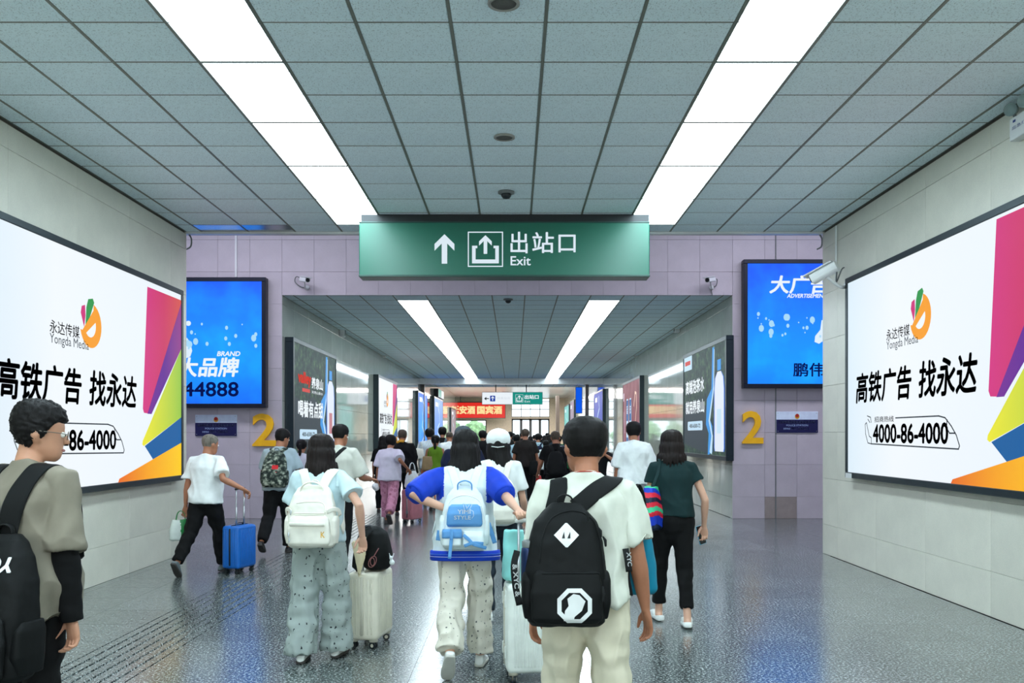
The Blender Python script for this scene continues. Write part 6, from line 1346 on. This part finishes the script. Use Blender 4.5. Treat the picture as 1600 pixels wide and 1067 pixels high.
# ---- woman with rose print trousers and pink suitcase
P10 = person('rose', 'woman in a lilac-white tee and rose print trousers near the left tunnel wall', 609, 16.2, 1.62, -6, 1.0, 3, (0, 8), ((10, 4, 1), (-22, 24, 1)), foot=(0, 50), arms=((0, 10, 10), ('to', W3(637, 732, 16.1), (.3, -.6, -.5))), top=dict(m=m_lilac, hem=.84, sleeve=.9, loose=.032, sl_r=.09), pants=dict(m=m_rose, r=(.10, .10, .092, .088, .085), len=.86, loose=.006), shoes=dict(m=s_sole, sole=s_sole), hair=dict(th=.024, top=.032, nape=.03, side=.07), skin=1, vx=.016, curl=(.8, .9))
scp, Mp, zp = suitcase('dusty pink suitcase with a silver centre frame in the tunnel', 644, 16.6, 68, .40, .25, .56, m_pcase, M_steel, M_steel, hand_h=.98, ribs=7, latch=True, hand_y=.05)
softbag('white bag lying on the dusty pink suitcase', 'drawstring_bag', 'bag', Mp @ V((0, 0, zp+.03)), 20, .28, .2, .30, m_wht, m_wht, vx=.014, taper=.5, seed=8, fold=.02)
g = BM(); t_ = BM(); bmesh.ops.create_icosphere(t_, subdivisions=3, radius=.07)
for v in t_.verts: v.co *= 1+.3*noise.noise(v.co*20)
wl = P10['J'][0][2]; merge(g, t_, Matrix.Translation(wl+V((-.02, 0, -.09)))); tag(part('folded_cloth', g, m_wht, None, True), 'small white cloth in the hand of the woman in rose print trousers', 'cloth')
# ---- people further down the tunnel
def far(label, px, D, H, top, pants, hair=None, yaw=0, w=1., arms=None, legs=((10, 5, 2), (-14, 18, 2)), shoes=None, skin=1, group=None, vx=None, head=(0, 4), lean=3, curl=(.5, .5)):
    return person('far', label, px, D, H, yaw, w, lean, head, legs, arms=arms or ((6, 8, 18), (-6, 9, 14)), top=top, pants=pants, shoes=shoes or dict(m=s_blk, sole=s_sole), hair=hair, skin=skin, vx=vx or (.016 if D < 20 else .02), group=group, curl=curl)
Q1 = far('woman with long hair in black beside the left tunnel wall', 598, 18.6, 1.60, dict(m=m_blk, hem=.86, sleeve=.8), dict(m=m_blk2), dict(kind='long', length=.2, hw=.085), w=.92)
Q2 = far('man in a black jacket with a yellow collar near the left tunnel wall', 628, 17.8, 1.735, dict(m=m_blk, hem=.84, sleeve=1.9, loose=.03, sl_r=.08, fold=1.5), dict(m=m_blk2), dict(m=H_gry2, th=.006, top=.012), w=1.15, arms=((4, 8, 14), (4, 10, 10)))
g = BM(); tp = Q2['tp']; tube(g, catmull([tp(-.09, -.03, 1.44), tp(-.05, -.075, 1.475), tp(.0, -.085, 1.48), tp(.04, -.08, 1.475)], 4), [(.03, .012)]*13, side=Q2['U'], n=8); part('collar', g, mat('collar_yellow', (220, 160, 40)), Q2['root'], True, label='yellow collar')
Q3 = far('woman with pinned-up dark hair behind the woman with the off-white backpack', 470, 14.9, 1.545, dict(m=m_lilac, hem=.86), dict(m=m_blk2), dict(kind='pony', length=.16, th=.016), w=.9)
Q4 = far('man in a navy top and grey cap, left of the tunnel middle', 724, 10.9, 1.72, dict(m=m_navy, hem=.82, sleeve=1.9, loose=.02, sl_r=.078), dict(m=m_blk2), dict(th=.006, top=.01), w=1.08, vx=.0125, yaw=6)
cap(Q4, 'grey flat cap on the man in the navy top', m_bucket, th=.022)
Q5 = far('woman in an olive green sleeveless top, left of the tunnel middle', 680, 19.0, 1.615, dict(m=m_olive, hem=.85, sleeve=0, fold=.8), dict(m=m_wht, loose=.01), dict(kind='pony', length=.18, th=.014), w=.95, arms=((4, 14, 30), (0, 12, 12)))
softbag('tan shoulder bag of the woman in olive green', 'shoulder_bag', 'bag', W(668, 735, 18.9), 10, .24, .12, .30, m_tan, m_tan, vx=.015, seed=4)
Q6 = far('man in a pale checked shirt by the blue advertisement', 671, 20.5, 1.76, dict(m=m_plaid, hem=.84, sleeve=.85, loose=.02), dict(m=m_orange), dict(th=.02, top=.034, messy=.008), w=1.0, arms=((6, 20, 30), (6, 9, 20)))
softbag('off-white handbag carried beside the man in the checked shirt', 'handbag', 'bag', W(656, 717, 20.4), 20, .26, .12, .24, m_off, m_off, vx=.015, seed=6)
Q7 = far('man in black with dark hair and grey straps by the periwinkle advertisement', 691, 23.0, 1.82, dict(m=m_blk, hem=.86, sleeve=.5), dict(m=m_blk2), dict(th=.018, top=.03), w=.95)
backpack(Q7, 'small grey backpack on the man in black by the advertisement', .26, .38, .13, 1.3, F_('grey_nylon', (96, 108, 118)), F_('grey_nylon', (96, 108, 118)), sw=.05, pocket=None, side=False, vx=.018)
Q8 = far('bald man in a white tee left of the tunnel middle', 702, 21.5, 1.71, dict(m=m_wht, hem=.86, loose=.015), dict(m=m_gsh), dict(m=H_gry2, th=.002, top=.002, nape=.09), w=1.08, skin=1)
Q9 = far('man in a dark brown tee and black trousers, tunnel middle', 821, 20.3, 1.745, dict(m=m_brown, hem=.85, loose=.012), dict(m=m_blk, loose=.01), dict(m=H_gry2, th=.006, top=.012), w=1.14, arms=((0, 12, 8), (0, 13, 10)), legs=((4, 3, 2), (-4, 6, 2)), yaw=4)
softbag('black cross-body bag of the man in the dark brown tee', 'shoulder_bag', 'bag', W(834, 742, 20.1), 0, .22, .1, .32, m_bkpk, m_bkst, vx=.016, seed=9)
softbag('red carrier bag carried low by the man in the dark brown tee', 'carrier_bag', 'bag', Q9['J'][1][2]+V((0, 0, -.46)), 0, .14, .1, .30, mat('red_plastic', (206, 34, 30), rough=.4), mat('red_plastic', (206, 34, 30)), vx=.016, seed=11, handle_h=.12)
Q10 = far('man in a black tee with a black backpack, right of the tunnel middle', 868, 17.0, 1.70, dict(m=m_blk, hem=.86, loose=.015), dict(m=m_blk2), dict(m=H_gry2, th=.005, top=.012), w=1.2, arms=((10, 16, 40), (10, 16, 40)), skin=1)
backpack(Q10, 'black backpack on the man in the black tee, right of the tunnel middle', .33, .46, .16, 1.32, m_bkpk, m_bkst, sw=.06, vx=.016)
Q11 = far('man in a white tee and grey shorts beside the right tunnel wall', 991, 12.8, 1.775, dict(m=m_wht, hem=.86, loose=.03, sleeve=.95, sl_r=.088, fold=1.2), dict(m=m_gsh, len=.3, r=(.11, .12, .12, .1, .1)), dict(th=.018, top=.032, nape=.05, messy=.004), w=1.02, vx=.0125, arms=((4, 10, 14), (4, 10, 14)), shoes=dict(m=s_wht), legs=((8, 4, 2), (-8, 12, 2)))
Q12 = far('man with a blue backpack deep in the tunnel', 841, 25.0, 1.66, dict(m=m_pale, hem=.86), dict(m=m_blk2), dict(th=.014, top=.024), w=1.0, vx=.022)
backpack(Q12, 'navy backpack on the man deep in the tunnel', .32, .44, .15, 1.36, m_navy, m_navy, sw=.05, pocket=None, side=False, vx=.02)
Q13 = far('boy in a white top with blue straps deep in the tunnel', 853, 23.0, 1.49, dict(m=m_wht, hem=.84), dict(m=m_blk2), dict(th=.008, top=.014), w=.95, vx=.022)
Q14 = far('person in a pale blue shirt partly behind the man in dark brown', 807, 22.5, 1.63, dict(m=m_pale, hem=.84), dict(m=m_denim), dict(th=.012, top=.02), w=1.0, vx=.022)
Q15 = far('person with dark hair beside the white cap, further down the tunnel', 754, 22.5, 1.73, dict(m=m_blk2, hem=.84), dict(m=m_blk2), dict(th=.018, top=.028), w=1.0, vx=.022)
Q16 = far('person in green partly behind the head of the nearest man', 884, 21.5, 1.66, dict(m=F_('grass_green_cotton', (20, 110, 60)), hem=.84), dict(m=m_blk2), dict(th=.012, top=.02), w=1.0, vx=.022)
Q17 = far('person in black close to the right wall beyond the nearest man', 931, 13.5, 1.64, dict(m=m_blk2, hem=.84, sleeve=.8), dict(m=m_blk2), dict(th=.012, top=.02), w=1.0, arms=((4, 8, 14), ('to', W3(948, 712, 13.4), (.6, -.5, -.5))))
# the distant crowd
rr = random.Random(12); cols = [m_blk, m_blk2, m_navy, m_brown, m_wht, m_denim, m_pale, m_blk]
names_ = ['black', 'dark grey', 'navy', 'brown', 'white', 'denim blue', 'pale blue', 'black']
spots = [(766, 28), (775, 33), (783, 26.5), (790, 37), (797, 31), (802, 42), (809, 47), (816, 36), (829, 33), (835, 40), (845, 45), (851, 35), (858, 30), (864, 39), (873, 27), (788, 48), (776, 44), (740, 27), (760, 35), (855, 48), (868, 46), (796, 52), (823, 50), (742, 38)]
ORD = ['first', 'second', 'third', 'fourth', 'fifth', 'sixth', 'seventh', 'eighth', 'ninth', 'tenth', 'eleventh', 'twelfth', 'thirteenth', 'fourteenth', 'fifteenth', 'sixteenth', 'seventeenth', 'eighteenth', 'nineteenth', 'twentieth', 'twenty-first', 'twenty-second', 'twenty-third', 'twenty-fourth']
for i, (px, D) in enumerate(spots):
    k = rr.randrange(8); ht = rr.choice(['short hair', 'long hair'])
    far(f'distant {names_[k] if k not in (4, 6) else "dark"}-clad figure, {ORD[sorted(q[0] for q in spots).index(px)]} from the left in the far crowd', px, D, rr.uniform(1.56, 1.74), dict(m=(cols[k] if k not in (4, 6) else m_blk2), hem=.84, sleeve=rr.choice((.8, 1.9))), dict(m=rr.choice((m_blk2, m_denim))), dict(kind='long', length=.2) if ht[0] == 'l' else dict(th=.012, top=.02), w=rr.uniform(.92, 1.12), yaw=rr.uniform(-12, 12), group='distant crowd before the glass doors', vx=.03)
suitcase('small dark suitcase with an aqua neck pillow on its handle, deep in the tunnel', 788, 24.0, 15, .34, .22, .5, m_bcase if False else m_navy, M_black, M_black, hand_h=.98, ribs=5, feet=False, hand_y=.05)
c = W(788, 714, 24.0); c.z = .93; t = thing('neck_pillow', 'bright aqua neck pillow on the handle of the small dark suitcase', 'pillow', c); g = BM(); pack_body(g, Matrix.Translation(c), [(0, .08, -.07, .07), (.02, .14, -.10, .10), (.12, .15, -.10, .10), (.17, .10, -.08, .08)]); part('pillow_body', voxel(g, .015, 1), F_('aqua_fleece', (80, 190, 214)), t, True)
